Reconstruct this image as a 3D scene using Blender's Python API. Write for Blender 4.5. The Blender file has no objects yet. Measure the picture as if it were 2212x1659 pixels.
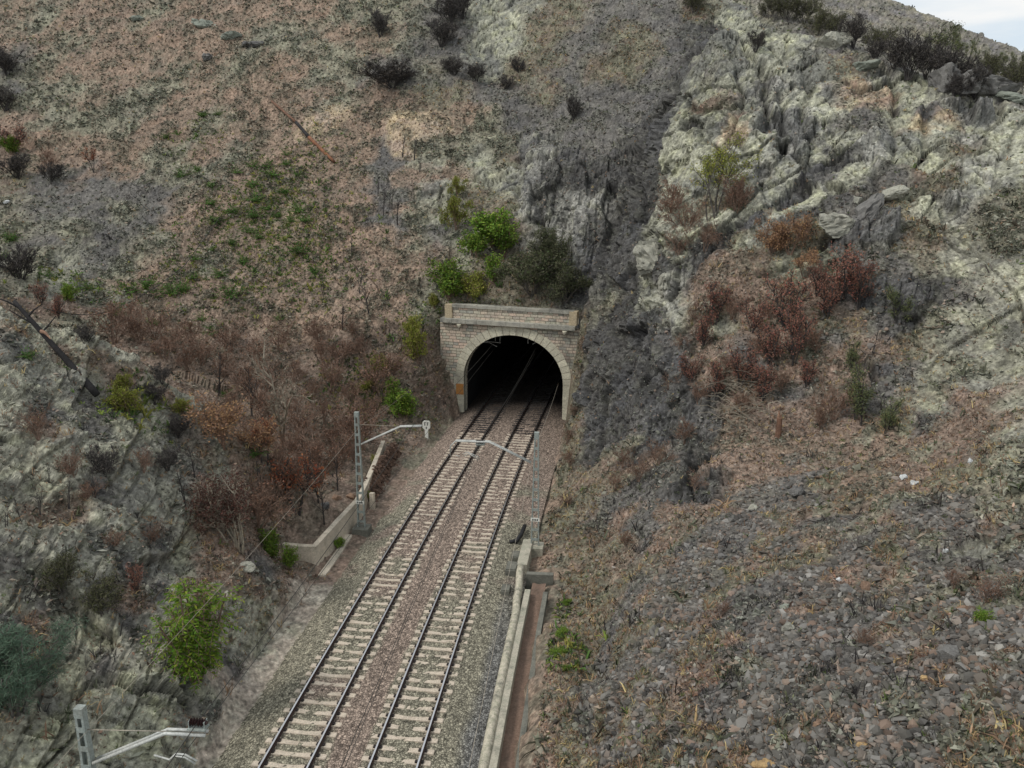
import bpy, bmesh, math, random
import numpy as np
from mathutils import Vector, Matrix, geometry

# ------------------------------------------------------------------ camera
CAM_H, PITCH, ROLL = 20.9, math.radians(15.03), math.radians(-0.46)
FW = 3167.1 / 4096.0                      # focal length / picture width
scene = bpy.context.scene
COL = scene.collection
cp_, sp_ = math.cos(PITCH), math.sin(PITCH)
cr_, sr_ = math.cos(ROLL), math.sin(ROLL)
cam_d = bpy.data.cameras.new("camera")
cam_d.sensor_width = 36.0
cam_d.sensor_fit = 'HORIZONTAL'
cam_d.lens = 36.0 * FW
cam_d.clip_start, cam_d.clip_end = 0.5, 3000
cam = bpy.data.objects.new("camera", cam_d)
COL.objects.link(cam)
right = Vector((cr_, -sr_ * sp_, -sr_ * cp_))
down = Vector((-sr_, -cr_ * sp_, -cr_ * cp_))
fwd = Vector((0, cp_, -sp_))
m3 = Matrix((right, -down, -fwd)).transposed()
cam.matrix_world = Matrix.Translation((0, 0, CAM_H)) @ m3.to_4x4()
scene.camera = cam

# ------------------------------------------------------------------ light
SUN_EL, SUN_ROT = math.radians(50), math.radians(-112)
world = bpy.data.worlds.new("World")
scene.world = world
world.use_nodes = True
nt = world.node_tree
nt.nodes.clear()
wo = nt.nodes.new('ShaderNodeOutputWorld')
bg = nt.nodes.new('ShaderNodeBackground')
bg.inputs['Strength'].default_value = 0.1
sky = nt.nodes.new('ShaderNodeTexSky')
sky.sky_type = 'NISHITA'
sky.sun_disc = False
sky.sun_elevation = SUN_EL
sky.sun_rotation = SUN_ROT
tc = nt.nodes.new('ShaderNodeTexCoord')
mp = nt.nodes.new('ShaderNodeMapping')
mp.inputs['Scale'].default_value = (1.6, 1.6, 9.0)
no = nt.nodes.new('ShaderNodeTexNoise')
no.inputs['Scale'].default_value = 2.2
no.inputs['Detail'].default_value = 6
cr = nt.nodes.new('ShaderNodeValToRGB')
cr.color_ramp.elements[0].position = 0.42
cr.color_ramp.elements[0].color = (5.3, 6.0, 6.6, 1)
cr.color_ramp.elements[1].position = 0.6
cr.color_ramp.elements[1].color = (7.3, 7.25, 7.1, 1)
mx = nt.nodes.new('ShaderNodeMix')
mx.data_type = 'RGBA'
mx.inputs[0].default_value = 0.94
nt.links.new(tc.outputs['Generated'], mp.inputs['Vector'])
nt.links.new(mp.outputs['Vector'], no.inputs['Vector'])
nt.links.new(no.outputs['Fac'], cr.inputs['Fac'])
nt.links.new(sky.outputs[0], mx.inputs[6])
nt.links.new(cr.outputs[0], mx.inputs[7])
nt.links.new(mx.outputs[2], bg.inputs['Color'])
nt.links.new(bg.outputs[0], wo.inputs[0])
sun_d = bpy.data.lights.new("sun", 'SUN')
sun_d.energy = 1.5
sun_d.angle = math.radians(14)
sun_d.color = (1.0, 0.96, 0.9)
sun = bpy.data.objects.new("sun", sun_d)
COL.objects.link(sun)
# the direction the sun stands in, from its elevation and rotation
sd = Vector((math.sin(SUN_ROT) * math.cos(SUN_EL), math.cos(SUN_ROT) * math.cos(SUN_EL), math.sin(SUN_EL)))
sun.rotation_euler = sd.to_track_quat('Z', 'Y').to_euler()
sun.location = (0, 0, 120)
vs = scene.view_settings
vs.view_transform = 'Standard'
vs.look = 'None'
vs.exposure = 0.42
vs.gamma = 1.0

# ------------------------------------------------------------------ numbers
rng = np.random.default_rng(11)
random.seed(5)


def ray(u, v):
    """direction of the ray through picture point (u, v), 2212 x 1659, scaled to one metre of northing"""
    x = (u - 1106.0) / (2212 * FW)
    y = (v - 829.5) / (2212 * FW)
    x, y = cr_ * x - sr_ * y, sr_ * x + cr_ * y
    f = cp_ - y * sp_
    return x / f, -(sp_ + y * cp_) / f


def atY(u, v, Y):
    a, b = ray(u, v)
    return Vector((a * Y, Y, CAM_H + b * Y))


def atZ(u, v, z):
    a, b = ray(u, v)
    Y = (z - CAM_H) / b
    return Vector((a * Y, Y, z))


YAW, TX0, TK = math.radians(4.262), -8.365, 0.0014012
cy_, sy_ = math.cos(YAW), math.sin(YAW)
B0 = 68.6                                   # the portal, metres along the line


def tk(a, b, z=0.0):
    lat = TX0 + a + TK * b * b / 2
    return Vector((lat * cy_ + b * sy_, -lat * sy_ + b * cy_, z))


def tk_inv(X, Y):
    b = X * sy_ + Y * cy_
    return X * cy_ - Y * sy_ - TX0 - TK * b * b / 2, b


def tk_ang(b):
    return YAW + math.atan(TK * b)          # heading, clockwise from +Y


SKEW = math.radians(7.0)
PC = tk(0, B0)
PTH = tk_ang(B0) + SKEW
PT, PN = Vector((math.sin(PTH), math.cos(PTH), 0)), Vector((math.cos(PTH), -math.sin(PTH), 0))


def port(x, y, z=0.0):
    """portal frame: x to the right along the face, y into the hill"""
    return PC + PN * x + PT * y + Vector((0, 0, z))


def port_inv(X, Y):
    dx, dy = X - PC.x, Y - PC.y
    return dx * PN.x + dy * PN.y, dx * PT.x + dy * PT.y


def _hash(ix, iy, iz, seed):
    h = (ix.astype(np.uint32) * np.uint32(374761393) + iy.astype(np.uint32) * np.uint32(668265263)
         + iz.astype(np.uint32) * np.uint32(2246822519) + np.uint32((seed * 3266489917) & 0xffffffff))
    h = (h ^ (h >> np.uint32(15))) * np.uint32(2246822519)
    h = (h ^ (h >> np.uint32(13))) * np.uint32(3266489917)
    return ((h ^ (h >> np.uint32(16))) >> np.uint32(8)).astype(np.float32) / np.float32(16777216.0)


def vnoise(P, seed=0):
    P = P.astype(np.float32)
    F = np.floor(P)
    I = F.astype(np.int64)
    t = P - F
    t = t * t * t * (t * (t * 6 - 15) + 10)
    x, y, z = I[:, 0], I[:, 1], I[:, 2]
    tx, ty, tz = t[:, 0], t[:, 1], t[:, 2]
    r = 0
    for dx in (0, 1):
        wx = tx if dx else 1 - tx
        for dy in (0, 1):
            wy = wx * (ty if dy else 1 - ty)
            for dz in (0, 1):
                r = r + wy * (tz if dz else 1 - tz) * _hash(x + dx, y + dy, z + dz, seed)
    return r * 2 - 1


_ROT = np.array([[0.8, 0.36, -0.48], [-0.6, 0.48, -0.64], [0.0, 0.8, 0.6]], np.float32)


def fbm(P, scale, octaves=4, seed=0, gain=0.5):
    Q = (P.astype(np.float32)) / np.float32(scale)
    r, a, n = 0, 1.0, 0
    for o in range(octaves):
        r = r + a * vnoise(Q, seed + o * 7)
        n += a
        a *= gain
        Q = (Q @ _ROT) * np.float32(2.03)
    return r / n


def worley(P, seed=0):
    """nearest jittered cell: its random id parts (3 numbers), offset to its centre, F2 - F1"""
    P = P.astype(np.float32)
    I = np.floor(P - 0.5).astype(np.int64)
    n = len(P)
    d1 = np.full(n, 9e9, np.float32)
    d2 = np.full(n, 9e9, np.float32)
    off = np.zeros((n, 3), np.float32)
    ids = np.zeros((n, 3), np.float32)
    for dx in (0, 1):
        for dy in (0, 1):
            for dz in (0, 1):
                c = I + np.array([dx, dy, dz])
                h = [_hash(c[:, 0], c[:, 1], c[:, 2], seed + k) for k in range(3)]
                q = c + 0.15 + 0.7 * np.stack(h, 1)
                v = P - q.astype(np.float32)
                d = (v * v).sum(1)
                near = d < d1
                d2 = np.where(near, d1, np.minimum(d2, d))
                d1 = np.where(near, d, d1)
                off[near] = v[near]
                ids[near] = np.stack(h, 1)[near]
    return ids, off, np.sqrt(d2) - np.sqrt(d1)


def sstep(a, b, x):
    t = np.clip((x - a) / (b - a), 0, 1)
    return t * t * (3 - 2 * t)


# ------------------------------------------------------------------ terrain
# seen points of the ground: picture place and distance (metres north of the camera)
SEEN = [
    # hill on the far side of the gully, left and centre
    (-350, 620, 70), (-350, 370, 95), (-350, 150, 118), (-350, -100, 150),
    (0, 610, 71), (0, 370, 95), (0, 200, 112), (0, 0, 135), (0, -150, 160),
    (300, 610, 76), (300, 370, 93), (300, 200, 108), (300, 0, 130), (300, -150, 152),
    (600, 700, 72), (600, 550, 79), (600, 370, 89), (600, 200, 102), (600, 0, 122), (600, -150, 145),
    (430, 740, 68), (700, 900, 61), (700, 800, 65), (780, 700, 69), (820, 600, 74), (760, 480, 81), (880, 520, 77),
    (870, 870, 65), (905, 760, 68.3), (900, 690, 69.2), (935, 600, 73.5), (930, 500, 78),
    (900, 370, 86), (900, 200, 97), (900, 0, 114), (900, -150, 138),
    (800, 1010, 54), (720, 1010, 53), (640, 940, 56),
    # gully above the portal and the dark slope right of it
    (1060, 610, 72.5), (1000, 560, 75), (1060, 510, 77.5), (1060, 370, 86), (1060, 250, 94), (1060, 100, 106), (1060, 0, 114), (1060, -150, 140),
    (1150, 580, 73), (1180, 520, 73.5), (1150, 440, 77.5), (1190, 340, 82), (1250, 300, 86), (1300, 200, 93), (1300, 0, 109), (1300, -150, 140),
    (1240, 620, 71), (1250, 500, 73), (1280, 400, 77.5), (1340, 300, 84), (1400, 260, 87), (1480, 110, 95), (1560, 0, 105), (1560, -100, 125),
    (1330, 480, 73), (1370, 400, 76),
    (1750, 0, 114), (1750, -80, 150),
    # cliff that walls the cutting on the right
    (1262, 690, 68.4), (1245, 780, 66.2), (1228, 870, 61.5), (1225, 940, 57.5), (1218, 1000, 54), (1212, 1080, 48.5), (1208, 1150, 44),
    (1300, 700, 63.5), (1290, 600, 67), (1300, 800, 60), (1300, 900, 55.5), (1290, 1000, 51),
    (1350, 700, 60.5), (1350, 850, 54.5), (1340, 950, 50), (1400, 700, 57.5), (1440, 800, 52), (1420, 900, 49.5), (1400, 1000, 46.5),
    # outcrop: its left edge, face, foot and top
    (1372, 600, 63.5), (1412, 480, 66), (1422, 400, 67), (1445, 300, 68.5), (1475, 200, 70), (1510, 120, 71), (1560, 48, 72.5),
    (1640, 48, 73), (1700, 62, 72), (1820, 92, 69), (1890, 135, 67), (1960, 168, 65), (2060, 165, 63.5), (2150, 190, 62), (2225, 215, 61.5), (2330, 240, 60),
    (1600, 200, 65.5), (1700, 200, 65), (1800, 200, 64), (1600, 300, 62), (1700, 300, 61.2), (1800, 280, 61), (1900, 250, 61),
    (1480, 400, 62.5), (1600, 380, 60.3), (1700, 370, 59.5), (1800, 340, 59.2),
    (1440, 480, 60.5), (1540, 480, 58.3), (1620, 440, 58), (1720, 400, 58), (1830, 350, 58), (1950, 310, 58), (2050, 250, 59.5), (2150, 300, 57), (2225, 290, 56.5),
    (1470, 560, 58), (1560, 560, 55.8), (1640, 500, 55), (1780, 440, 54.5), (1880, 410, 54.5), (2000, 390, 54), (2100, 400, 52.5), (2225, 400, 51.5),
    (1600, 600, 53.8), (1720, 560, 52.7), (1840, 510, 51.8), (1960, 500, 51), (2080, 530, 49.5), (2225, 520, 48),
    (1450, 660, 56.5), (1520, 640, 54), (1640, 680, 51), (1780, 620, 50), (1900, 600, 49), (2000, 640, 47.5), (2100, 640, 46.2), (2225, 650, 44),
    (1550, 780, 48), (1700, 760, 47.3), (1850, 740, 46.5), (2000, 780, 44.5), (2225, 760, 41),
    (1500, 900, 46.5), (1600, 870, 45), (1750, 870, 44), (1880, 870, 43), (2020, 880, 40.5), (2225, 880, 35.5),
    # the level ledge, and the stony slope under it
    (1560, 950, 44), (1700, 950, 42.5), (1850, 950, 41), (1980, 940, 39.5), (2100, 950, 36.5), (2225, 960, 32.5),
    (1700, 985, 41.2), (1850, 990, 39.3), (1980, 990, 36.3), (2100, 1020, 32.5), (2225, 1040, 29),
    (1350, 1050, 45), (1500, 1000, 43.6), (1280, 1120, 43), (1240, 1180, 41.5), (1300, 1180, 39.5), (1400, 1150, 38.5), (1600, 1080, 38.2), (1750, 1070, 36.8), (1900, 1060, 34.5),
    (1350, 1250, 33.8), (1500, 1180, 34.4), (1700, 1200, 31.2), (1900, 1200, 28.8), (2050, 1150, 28.5), (2225, 1150, 25.2),
    (1250, 1350, 31), (1300, 1500, 25.3), (1230, 1450, 28.2), (1400, 1380, 27.5), (1600, 1350, 26.2), (1800, 1350, 24), (2000, 1330, 22.6), (2225, 1330, 20.2),
    (1250, 1600, 24.1), (1400, 1600, 22.2), (1500, 1500, 22.8), (1700, 1520, 20.8), (1900, 1520, 19.2), (2100, 1520, 17.8), (2225, 1500, 17.2),
    (1300, 1720, 21.5), (1600, 1720, 18.6), (1900, 1720, 16.6), (2225, 1680, 15),
    # far hillside and its skyline
    (1830, 10, 170), (1920, 46, 172), (2000, 80, 175), (2080, 108, 178), (2212, 136, 182), (2330, 158, 186),
    (1830, 60, 130), (1960, 110, 120), (2100, 150, 110), (2212, 180, 100), (2330, 210, 95),
]
# crest of the spur on the left
CREST = [(-350, 600, 41), (-120, 615, 40.5), (0, 642, 40), (100, 690, 40.5), (200, 706, 41), (290, 738, 41.5), (360, 790, 42), (440, 845, 42.5), (478, 905, 42), (490, 990, 40.5), (500, 1080, 38.8), (540, 1170, 37.6), (600, 1212, 37.8), (648, 1240, 38.2)]
# face of the spur: picture place and how far it stands out from a plane
SPUR = [(0, 800, 0), (0, 1000, .4), (0, 1200, 0), (0, 1400, 0), (0, 1600, -.4), (-200, 900, 0), (-200, 1300, 0), (-200, 1600, 0), (150, 850, .5), (150, 1000, 0), (150, 1200, .5),
        (150, 1400, .3), (150, 1560, -.7), (300, 900, .7), (300, 1050, 0), (300, 1200, .5), (300, 1380, -0.8), (300, 1500, -1), (420, 980, .7), (400, 1100, .4), (400, 1230, 1.2),
        (350, 1330, -1.0), (375, 1460, -0.6), (410, 1540, -0.8), (440, 1290, -0.6), (470, 1400, 1.0), (480, 1480, 0), (500, 1180, .6), (540, 1260, -0.4), (560, 1330, .9), (600, 1260, .4)]


def spur_pt(u, v, off):
    a, b = ray(u, v)
    return atY(u, v, (35.7 + off) / (0.17 - b - 0.876 * a))


pts = [tuple(atY(*s)) for s in SEEN]
pts += [tuple(spur_pt(*s)) for s in SPUR]
pts += [tuple(port(5.75, -0.7, z0)) for z0 in (7.0,)] + [tuple(port(6.6, -0.9, 10.5)), tuple(port(6.2, 0.6, 11.2)), tuple(port(5.35, -0.9, 1.2))]
for c in CREST:
    pts.append(tuple(atY(*c)))
BED = -0.75
for b in np.arange(-14, B0 + 3.1, 3.5):
    if b > B0 - 0.5:
        for x in (-5.4, 0, 5.4):
            pts.append(tuple(port(x, 0.3, BED)))
        break
    for a in (-5.4, 0, 5.4):
        pts.append(tuple(tk(a, b, BED)))
    if b < 36:
        pts.append(tuple(tk(-6.3 if b > 28 else -5.9, b, BED + 0.25)))
    if b < 43:
        pts.append(tuple(tk(9.0, b, -0.25)))
for b in (44, 50, 56, 62, 66):
    pts.append(tuple(tk(6.0 if b < 60 else 5.6, b, BED)))
for a, z in ((-8, 9.0), (-5.6, 9.0), (-3, 9.2), (0, 9.3), (3, 9.3), (5.6, 9.6), (7.5, 12)):
    pts.append(tuple(port(a, 1.1, z)))
# ground nobody sees: the gully behind the spur, and the land round about
pts += [(-10.5, 45, 0.2), (-16, 49.5, 1.6), (-23, 53, 4.2), (-33, 58, 8.5), (-46, 63, 14), (-62, 66, 19),
        (-20, 47.5, 4.0),
        tuple(tk(-7.4, 40.6, 0.25)), tuple(tk(-8.6, 40.8, 0.45)), tuple(tk(-7.4, 38.2, -0.3)), tuple(tk(-8.4, 38.3, 0.1)), tuple(tk(-7.2, 45, 0.3)), tuple(tk(-8.0, 50, 0.35)), (-30, 50, 8), (-40, 53, 12), (-52, 55, 16.5)]
pts += [(-75, 40, 26), (-55, 24, 17), (-40, 12, 12), (-26, 4, 7), (-14, 2, 0), (-95, 90, 38), (-140, 160, 66), (-140, 60, 38), (-140, 2, 26), (-80, 2, 20),
        (-140, 230, 88), (-60, 230, 84), (0, 230, 78), (40, 230, 70), (80, 230, 60), (140, 230, 46), (140, 180, 44), (140, 120, 30), (140, 70, 26), (140, 30, 24), (140, 2, 22),
        (70, 60, 27), (60, 40, 25), (45, 24, 19), (30, 12, 13), (16, 3, 8), (5, 2, 0), (40, 2, 18), (80, 2, 22), (60, 95, 30), (85, 120, 33)]
P2 = np.array(pts)
_, uq = np.unique(np.round(P2[:, :2], 1), axis=0, return_index=True)
P2 = P2[uq]
verts2, _, faces2, orig, _, _ = geometry.delaunay_2d_cdt([Vector((p[0], p[1])) for p in P2], [], [], 0, 1e-4)
vz = np.array([P2[o[0], 2] for o in orig])
vxy = np.array([tuple(v) for v in verts2])

GS = 0.4
gx = np.arange(-138, 138, GS)
gy = np.arange(3, 228, GS)
NX, NY = len(gx), len(gy)
G = np.zeros((NY, NX), np.float32)
for f in faces2:
    p = vxy[list(f)]
    z = vz[list(f)]
    i0, i1 = np.searchsorted(gx, p[:, 0].min()), np.searchsorted(gx, p[:, 0].max(), 'right')
    j0, j1 = np.searchsorted(gy, p[:, 1].min()), np.searchsorted(gy, p[:, 1].max(), 'right')
    if i1 <= i0 or j1 <= j0:
        continue
    X, Y = np.meshgrid(gx[i0:i1], gy[j0:j1])
    (x0, y0), (x1, y1), (x2, y2) = p
    d = (y1 - y2) * (x0 - x2) + (x2 - x1) * (y0 - y2)
    if abs(d) < 1e-9:
        continue
    l0 = ((y1 - y2) * (X - x2) + (x2 - x1) * (Y - y2)) / d
    l1 = ((y2 - y0) * (X - x2) + (x0 - x2) * (Y - y2)) / d
    l2 = 1 - l0 - l1
    ins = (l0 > -1e-6) & (l1 > -1e-6) & (l2 > -1e-6)
    sub = G[j0:j1, i0:i1]
    sub[ins] = (l0 * z[0] + l1 * z[1] + l2 * z[2])[ins]
GX, GY = np.meshgrid(gx, gy)
GA, GB = tk_inv(GX, GY)
GPX, GPY = port_inv(GX, GY)


def blur(A, n):
    for _ in range(n):
        A = np.pad(A, 1, mode='edge')
        A = (A[:-2, 1:-1] + A[2:, 1:-1] + 2 * A[1:-1, 1:-1]) / 4
        A = np.pad(A, 1, mode='edge')
        A = (A[1:-1, :-2] + A[1:-1, 2:] + 2 * A[1:-1, 1:-1]) / 4
    return A


far = sstep(60, 110, GY)
G = blur(G, 3) * (1 - far) + blur(G, 16) * far
# folds and small gullies that run down the slopes
Q = np.stack([GX.ravel(), GY.ravel(), np.zeros(NX * NY)], 1)
gxz, gyz = np.gradient(blur(G, 6), GS)[::-1]
slope = np.sqrt(gxz ** 2 + gyz ** 2)
amp = sstep(5.6, 9, np.abs(GA)) * sstep(0.12, 0.6, slope)
amp = np.where(GPY > 0.6, sstep(0.12, 0.6, slope) * np.maximum(sstep(6, 14, np.abs(GPX)), sstep(1, 8, GPY)), amp)
amp = amp * (1 - 0.7 * sstep(4, 8, GX) * sstep(46, 52, GY) * sstep(82, 74, GY))
G = G + amp * (0.75 * fbm(Q, 9.0, 3, 3).reshape(NY, NX) + 0.45 * fbm(Q, 2.6, 3, 9).reshape(NY, NX))
cor = (np.abs(GA) < 5.3) & (GPY < 0.5)
G[cor] = BED
inner = (np.abs(GPX) < 5.7) & (GPY > 0.5) & (GPY < 60)
G[inner] = np.maximum(G[inner], 8.9)
G[(GA > 5.0) & (GA < 6.35) & (GB < 38.4)] = -1.05
mouth = (GA < -5.3) & (GA > -6.4) & (GB < 56) & (GB > 30)
G[mouth] = np.minimum(G[mouth], BED + 0.15)


def ground_z(X, Y):
    X = np.asarray(X, float)
    Y = np.asarray(Y, float)
    fx = np.clip((X - gx[0]) / GS, 0, NX - 1.001)
    fy = np.clip((Y - gy[0]) / GS, 0, NY - 1.001)
    i, j = fx.astype(int), fy.astype(int)
    a, b = fx - i, fy - j
    return (G[j, i] * (1 - a) * (1 - b) + G[j, i + 1] * a * (1 - b) + G[j + 1, i] * (1 - a) * b + G[j + 1, i + 1] * a * b)


RF = np.exp(np.linspace(math.log(6.0), math.log(225.0), 3000))


def at(u, v):
    """the point of the ground seen at picture place (u, v)"""
    a, b = ray(u, v)
    Y = RF / math.sqrt(1 + a * a)
    z = ground_z(a * Y, Y)
    k = np.nonzero(z >= CAM_H + b * Y)[0]
    i = k[0] if len(k) else len(Y) - 1
    return Vector((a * Y[i], Y[i], float(z[i])))


def at_many(us, vs_):
    return np.array([tuple(at(u, v)) for u, v in zip(us, vs_)])


# what covers the ground: one letter per 60 x 60 patch of the picture, read off the photograph and
# dropped on the ground below as a seed of that cover
COVER = """
sgsssgssssssgggddppmmddddmpffffffffff
ssgssssssgggssgddppmddmmddpppffffffff
ggssssgsgssggddgdpmmdmmdddppppmffffff
gggsggssssssgssmmddmddddkpprppooppfff
sggggssgsssyssyysgdddddkkpprrrddpyypp
lssssggsgsssssyggpmdkdkkpppprdrrppmpp
mddlsgggsssssssssppkkkkkppprrkdddmmpp
gdddgdssssyssssggmmkrrkkpmmmkkdmmprgg
gdgddgsssssssssdgpmrrkkkplmmmmkrmmegg
egedgssgssssssslgmmrrkkkpllmppdddgeee
geegsssssssssssgmmmmkkkprlllmlkkkkdee
llgggssssssssssgmmmmmkkkpplllmmdkgeee
dellllssllllllllgsssskkkklllllllmeeee
eeeellllllllllllsssssskkkllllllkdegee
ededdellllllllllsssssskkkkllllldmelle
eledeeellllllllmgsssssskkklllllmmllle
edeeeddllllllllgbsssssskkklldmbblllmg
eeedeedlllllllllssssssskkklldmbblmmgg
elldedellllllllssssssslklldmlmmgaaagg
deedgdelllllllgsssssssslmlkmalaaagapg
deedddelldlllggssssssslmllmmaalagaaga
ddedldellllbbggsssssssslmmkkaaaaagaag
dlgeddllemebbssssssssssmmlkaaaaalaaaa
eledgepdeebbbssssssssssmmmkaaakaalaam
edeeppppdbbbsssssssssssmllkaakaakaaaa
eepeppedbebbssssssssssmmlkaakakagaaga
eppeppeebbbssssssssssssmmlaaaakaakamm
ppeppepebbbsssssssssssmmmmmaakaakamgm
"""
rows = COVER.split()
seedP, seedC = [], []
for j, row in enumerate(rows):
    for i in range(37):
        c = row[i] if i < len(row) else row[-1]
        # the dark cliff along the cutting, and the grassy verge under it
        if 11 <= j <= 16 and 20 <= i <= 23:
            c = 'm' if i == 20 else 'k'
        if j >= 17 and 20 <= i <= 22 and c == 's':
            c = 'm'
        if j >= 15 and i < 9 and (c == 'g' or (c == 'd' and (i + j) % 2)):
            c = 'e'
        if i >= 24 and c == 'b':
            c = 's'
        if j >= 18 and i >= 23 and c == 'k':
            c = 'd'
        u, v = 30 + 60 * i + random.uniform(-14, 14), 30 + 60 * j + random.uniform(-14, 14)
        seedP.append(tuple(at(u, v)))
        seedC.append(c)
EXTRA = []


def along(line, step, c, du=0, dv=0):
    for (u0, v0), (u1, v1) in zip(line[:-1], line[1:]):
        n_ = max(int(math.hypot(u1 - u0, v1 - v0) / step), 1)
        for k in range(n_):
            f_ = k / n_
            EXTRA.append((u0 + (u1 - u0) * f_ + du, v0 + (v1 - v0) * f_ + dv, c))


ARETE = [(1560, 50), (1510, 120), (1470, 210), (1440, 310), (1418, 410), (1385, 520), (1372, 600)]
along(ARETE, 26, 'p', 22, 0)
along(ARETE, 26, 'k', -22, 0)
LEDGE = [(1425, 590), (1500, 545), (1600, 495), (1680, 425), (1760, 370), (1850, 330)]
along(LEDGE, 24, 'k', 0, 4)
along(LEDGE[1:], 26, 'p', 0, -32)
along(LEDGE[2:], 26, 'p', 10, 36)
along([(1585, 250), (1580, 330)], 24, 'o')
along([(1500, 225), (1570, 225)], 24, 'l')
along([(1880, 440), (1890, 520)], 24, 'k')
along([(1160, 300), (1140, 400), (1130, 480)], 26, 'r')
along([(1070, 300), (1080, 380)], 26, 'g')
along([(940, 360), (950, 440), (925, 520)], 30, 'e')
along([(480, 1300), (560, 1330), (620, 1290)], 26, 'e')
along([(470, 1380), (560, 1400), (600, 1360)], 26, 'e')
along([(460, 1470), (520, 1480)], 26, 'b')
along([(0, 642), (100, 690), (200, 706), (290, 738), (360, 790), (440, 845), (478, 905), (490, 990), (500, 1080)], 26, 'e', -14, 24)
along([(100, 690), (200, 706), (290, 738), (360, 790), (440, 845), (478, 905), (490, 990), (500, 1080)], 26, 'l', 22, -22)
along([(440, 1650), (500, 1540), (575, 1420), (655, 1275)], 24, 'b')
along([(1560, 955), (1700, 962), (1850, 962), (1960, 950)], 28, 's')
along([(1560, 990), (1700, 1000), (1850, 1005)], 28, 'l')
along([(0, 310), (200, 322), (330, 295)], 30, 's')
along([(830, 330), (835, 400), (850, 480), (868, 540)], 22, 'd')
along([(885, 470), (892, 560)], 28, 'g')
along([(200, 390), (300, 400), (340, 440)], 28, 'd')
along([(30, 120), (20, 230)], 28, 'd')
SCREE = [(1290, 1645), (1345, 1480), (1400, 1350), (1480, 1220), (1560, 1130), (1680, 1030)]
along(SCREE, 28, 'a', 14, 0)
along(SCREE, 28, 'a', 60, 6)
along([(1260, 1580), (1310, 1400), (1400, 1230)], 40, 'd')
along([(1290, 1120), (1390, 1050), (1480, 960), (1540, 900)], 30, 'd')
along([(1460, 820), (1450, 900), (1400, 960)], 30, 'k')
for k in range(90):
    EXTRA.append((random.uniform(1330, 2200), random.uniform(1090, 1650), random.choice('aadmgld')))
for k in range(50):
    EXTRA.append((random.uniform(1250, 2000), random.uniform(640, 1080), random.choice('llmdgd')) if k % 2 else (random.uniform(1600, 2200), random.uniform(150, 420), random.choice('rrpd')))
for u, v, c in EXTRA:
    seedP.append(tuple(at(u, v)))
    seedC.append(c)
seedP = np.array(seedP, np.float32)
CLS = "sgdprklyeamobf"
seedI = np.array([CLS.index(c) for c in seedC])
# cover -> two earth colours to mottle between (linear), rockiness, roughness in metres
def srgb(r, g, b):
    c = np.array([r, g, b]) / 255.0
    return np.where(c < 0.04045, c / 12.92, ((c + 0.055) / 1.055) ** 2.4)


PAL = {
    's': (srgb(116, 96, 80), srgb(96, 84, 70), 0.0, 0.10),
    'g': (srgb(108, 106, 88), srgb(94, 88, 74), 0.15, 0.16),
    'd': (srgb(70, 68, 66), srgb(88, 84, 78), 0.1, 0.12),
    'p': (srgb(129, 128, 108), srgb(110, 109, 98), 1.0, 0.1),
    'r': (srgb(116, 114, 106), srgb(94, 92, 87), 1.0, 0.22),
    'k': (srgb(54, 53, 52), srgb(68, 66, 63), 0.75, 0.16),
    'l': (srgb(108, 90, 77), srgb(92, 80, 68), 0.0, 0.12),
    'y': (srgb(146, 128, 96), srgb(130, 112, 96), 0.1, 0.08),
    'e': (srgb(122, 120, 102), srgb(107, 104, 93), 0.6, 0.12),
    'a': (srgb(88, 84, 78), srgb(70, 66, 60), 0.1, 0.10),
    'm': (srgb(94, 91, 73), srgb(92, 80, 68), 0.1, 0.10),
    'o': (srgb(136, 110, 90), srgb(138, 126, 100), 0.5, 0.2),
    'b': (srgb(134, 126, 112), srgb(126, 112, 100), 0.05, 0.03),
    'f': (srgb(96, 92, 90), srgb(106, 100, 84), 0.1, 0.3),
}
palA = np.array([PAL[c][0] for c in CLS], np.float32)
palB = np.array([PAL[c][1] for c in CLS], np.float32)
palR = np.array([PAL[c][2] for c in CLS], np.float32)
palH = np.array([PAL[c][3] for c in CLS], np.float32)

# the sheet: columns fan out from below the camera, rows are spaced evenly as they are seen
az = np.concatenate([np.radians(np.linspace(-80, -42.5, 40)), np.radians(np.linspace(-42, 42, 1000)), np.radians(np.linspace(42.5, 80, 40))])
NR = 960
NC = len(az)
R = RF[None, :]
Xf = np.sin(az)[:, None] * R
Yf = np.cos(az)[:, None] * R
Zf = ground_z(Xf, np.maximum(Yf, 3.0))
el = np.arctan2(Zf - CAM_H, R)
dl = np.log(RF[1] / RF[0])
de = np.diff(el, axis=1)
meas = np.where(de > 0, de, -0.35 * de) + 0.10 * dl
cum = np.concatenate([np.zeros((NC, 1)), np.cumsum(meas, 1)], 1)
# smooth the spacing across columns so that neighbours stay aligned
for _ in range(14):
    cum[1:-1] = (cum[:-2] + 2 * cum[1:-1] + cum[2:]) / 4
rr = np.zeros((NC, NR))
for i in range(NC):
    rr[i] = np.interp(np.linspace(0, cum[i, -1], NR), cum[i], RF)
VX = np.sin(az)[:, None] * rr
VY = np.cos(az)[:, None] * rr
VZ = ground_z(VX, np.maximum(VY, 3.0))
V = np.stack([VX, VY, VZ], 2)
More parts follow.
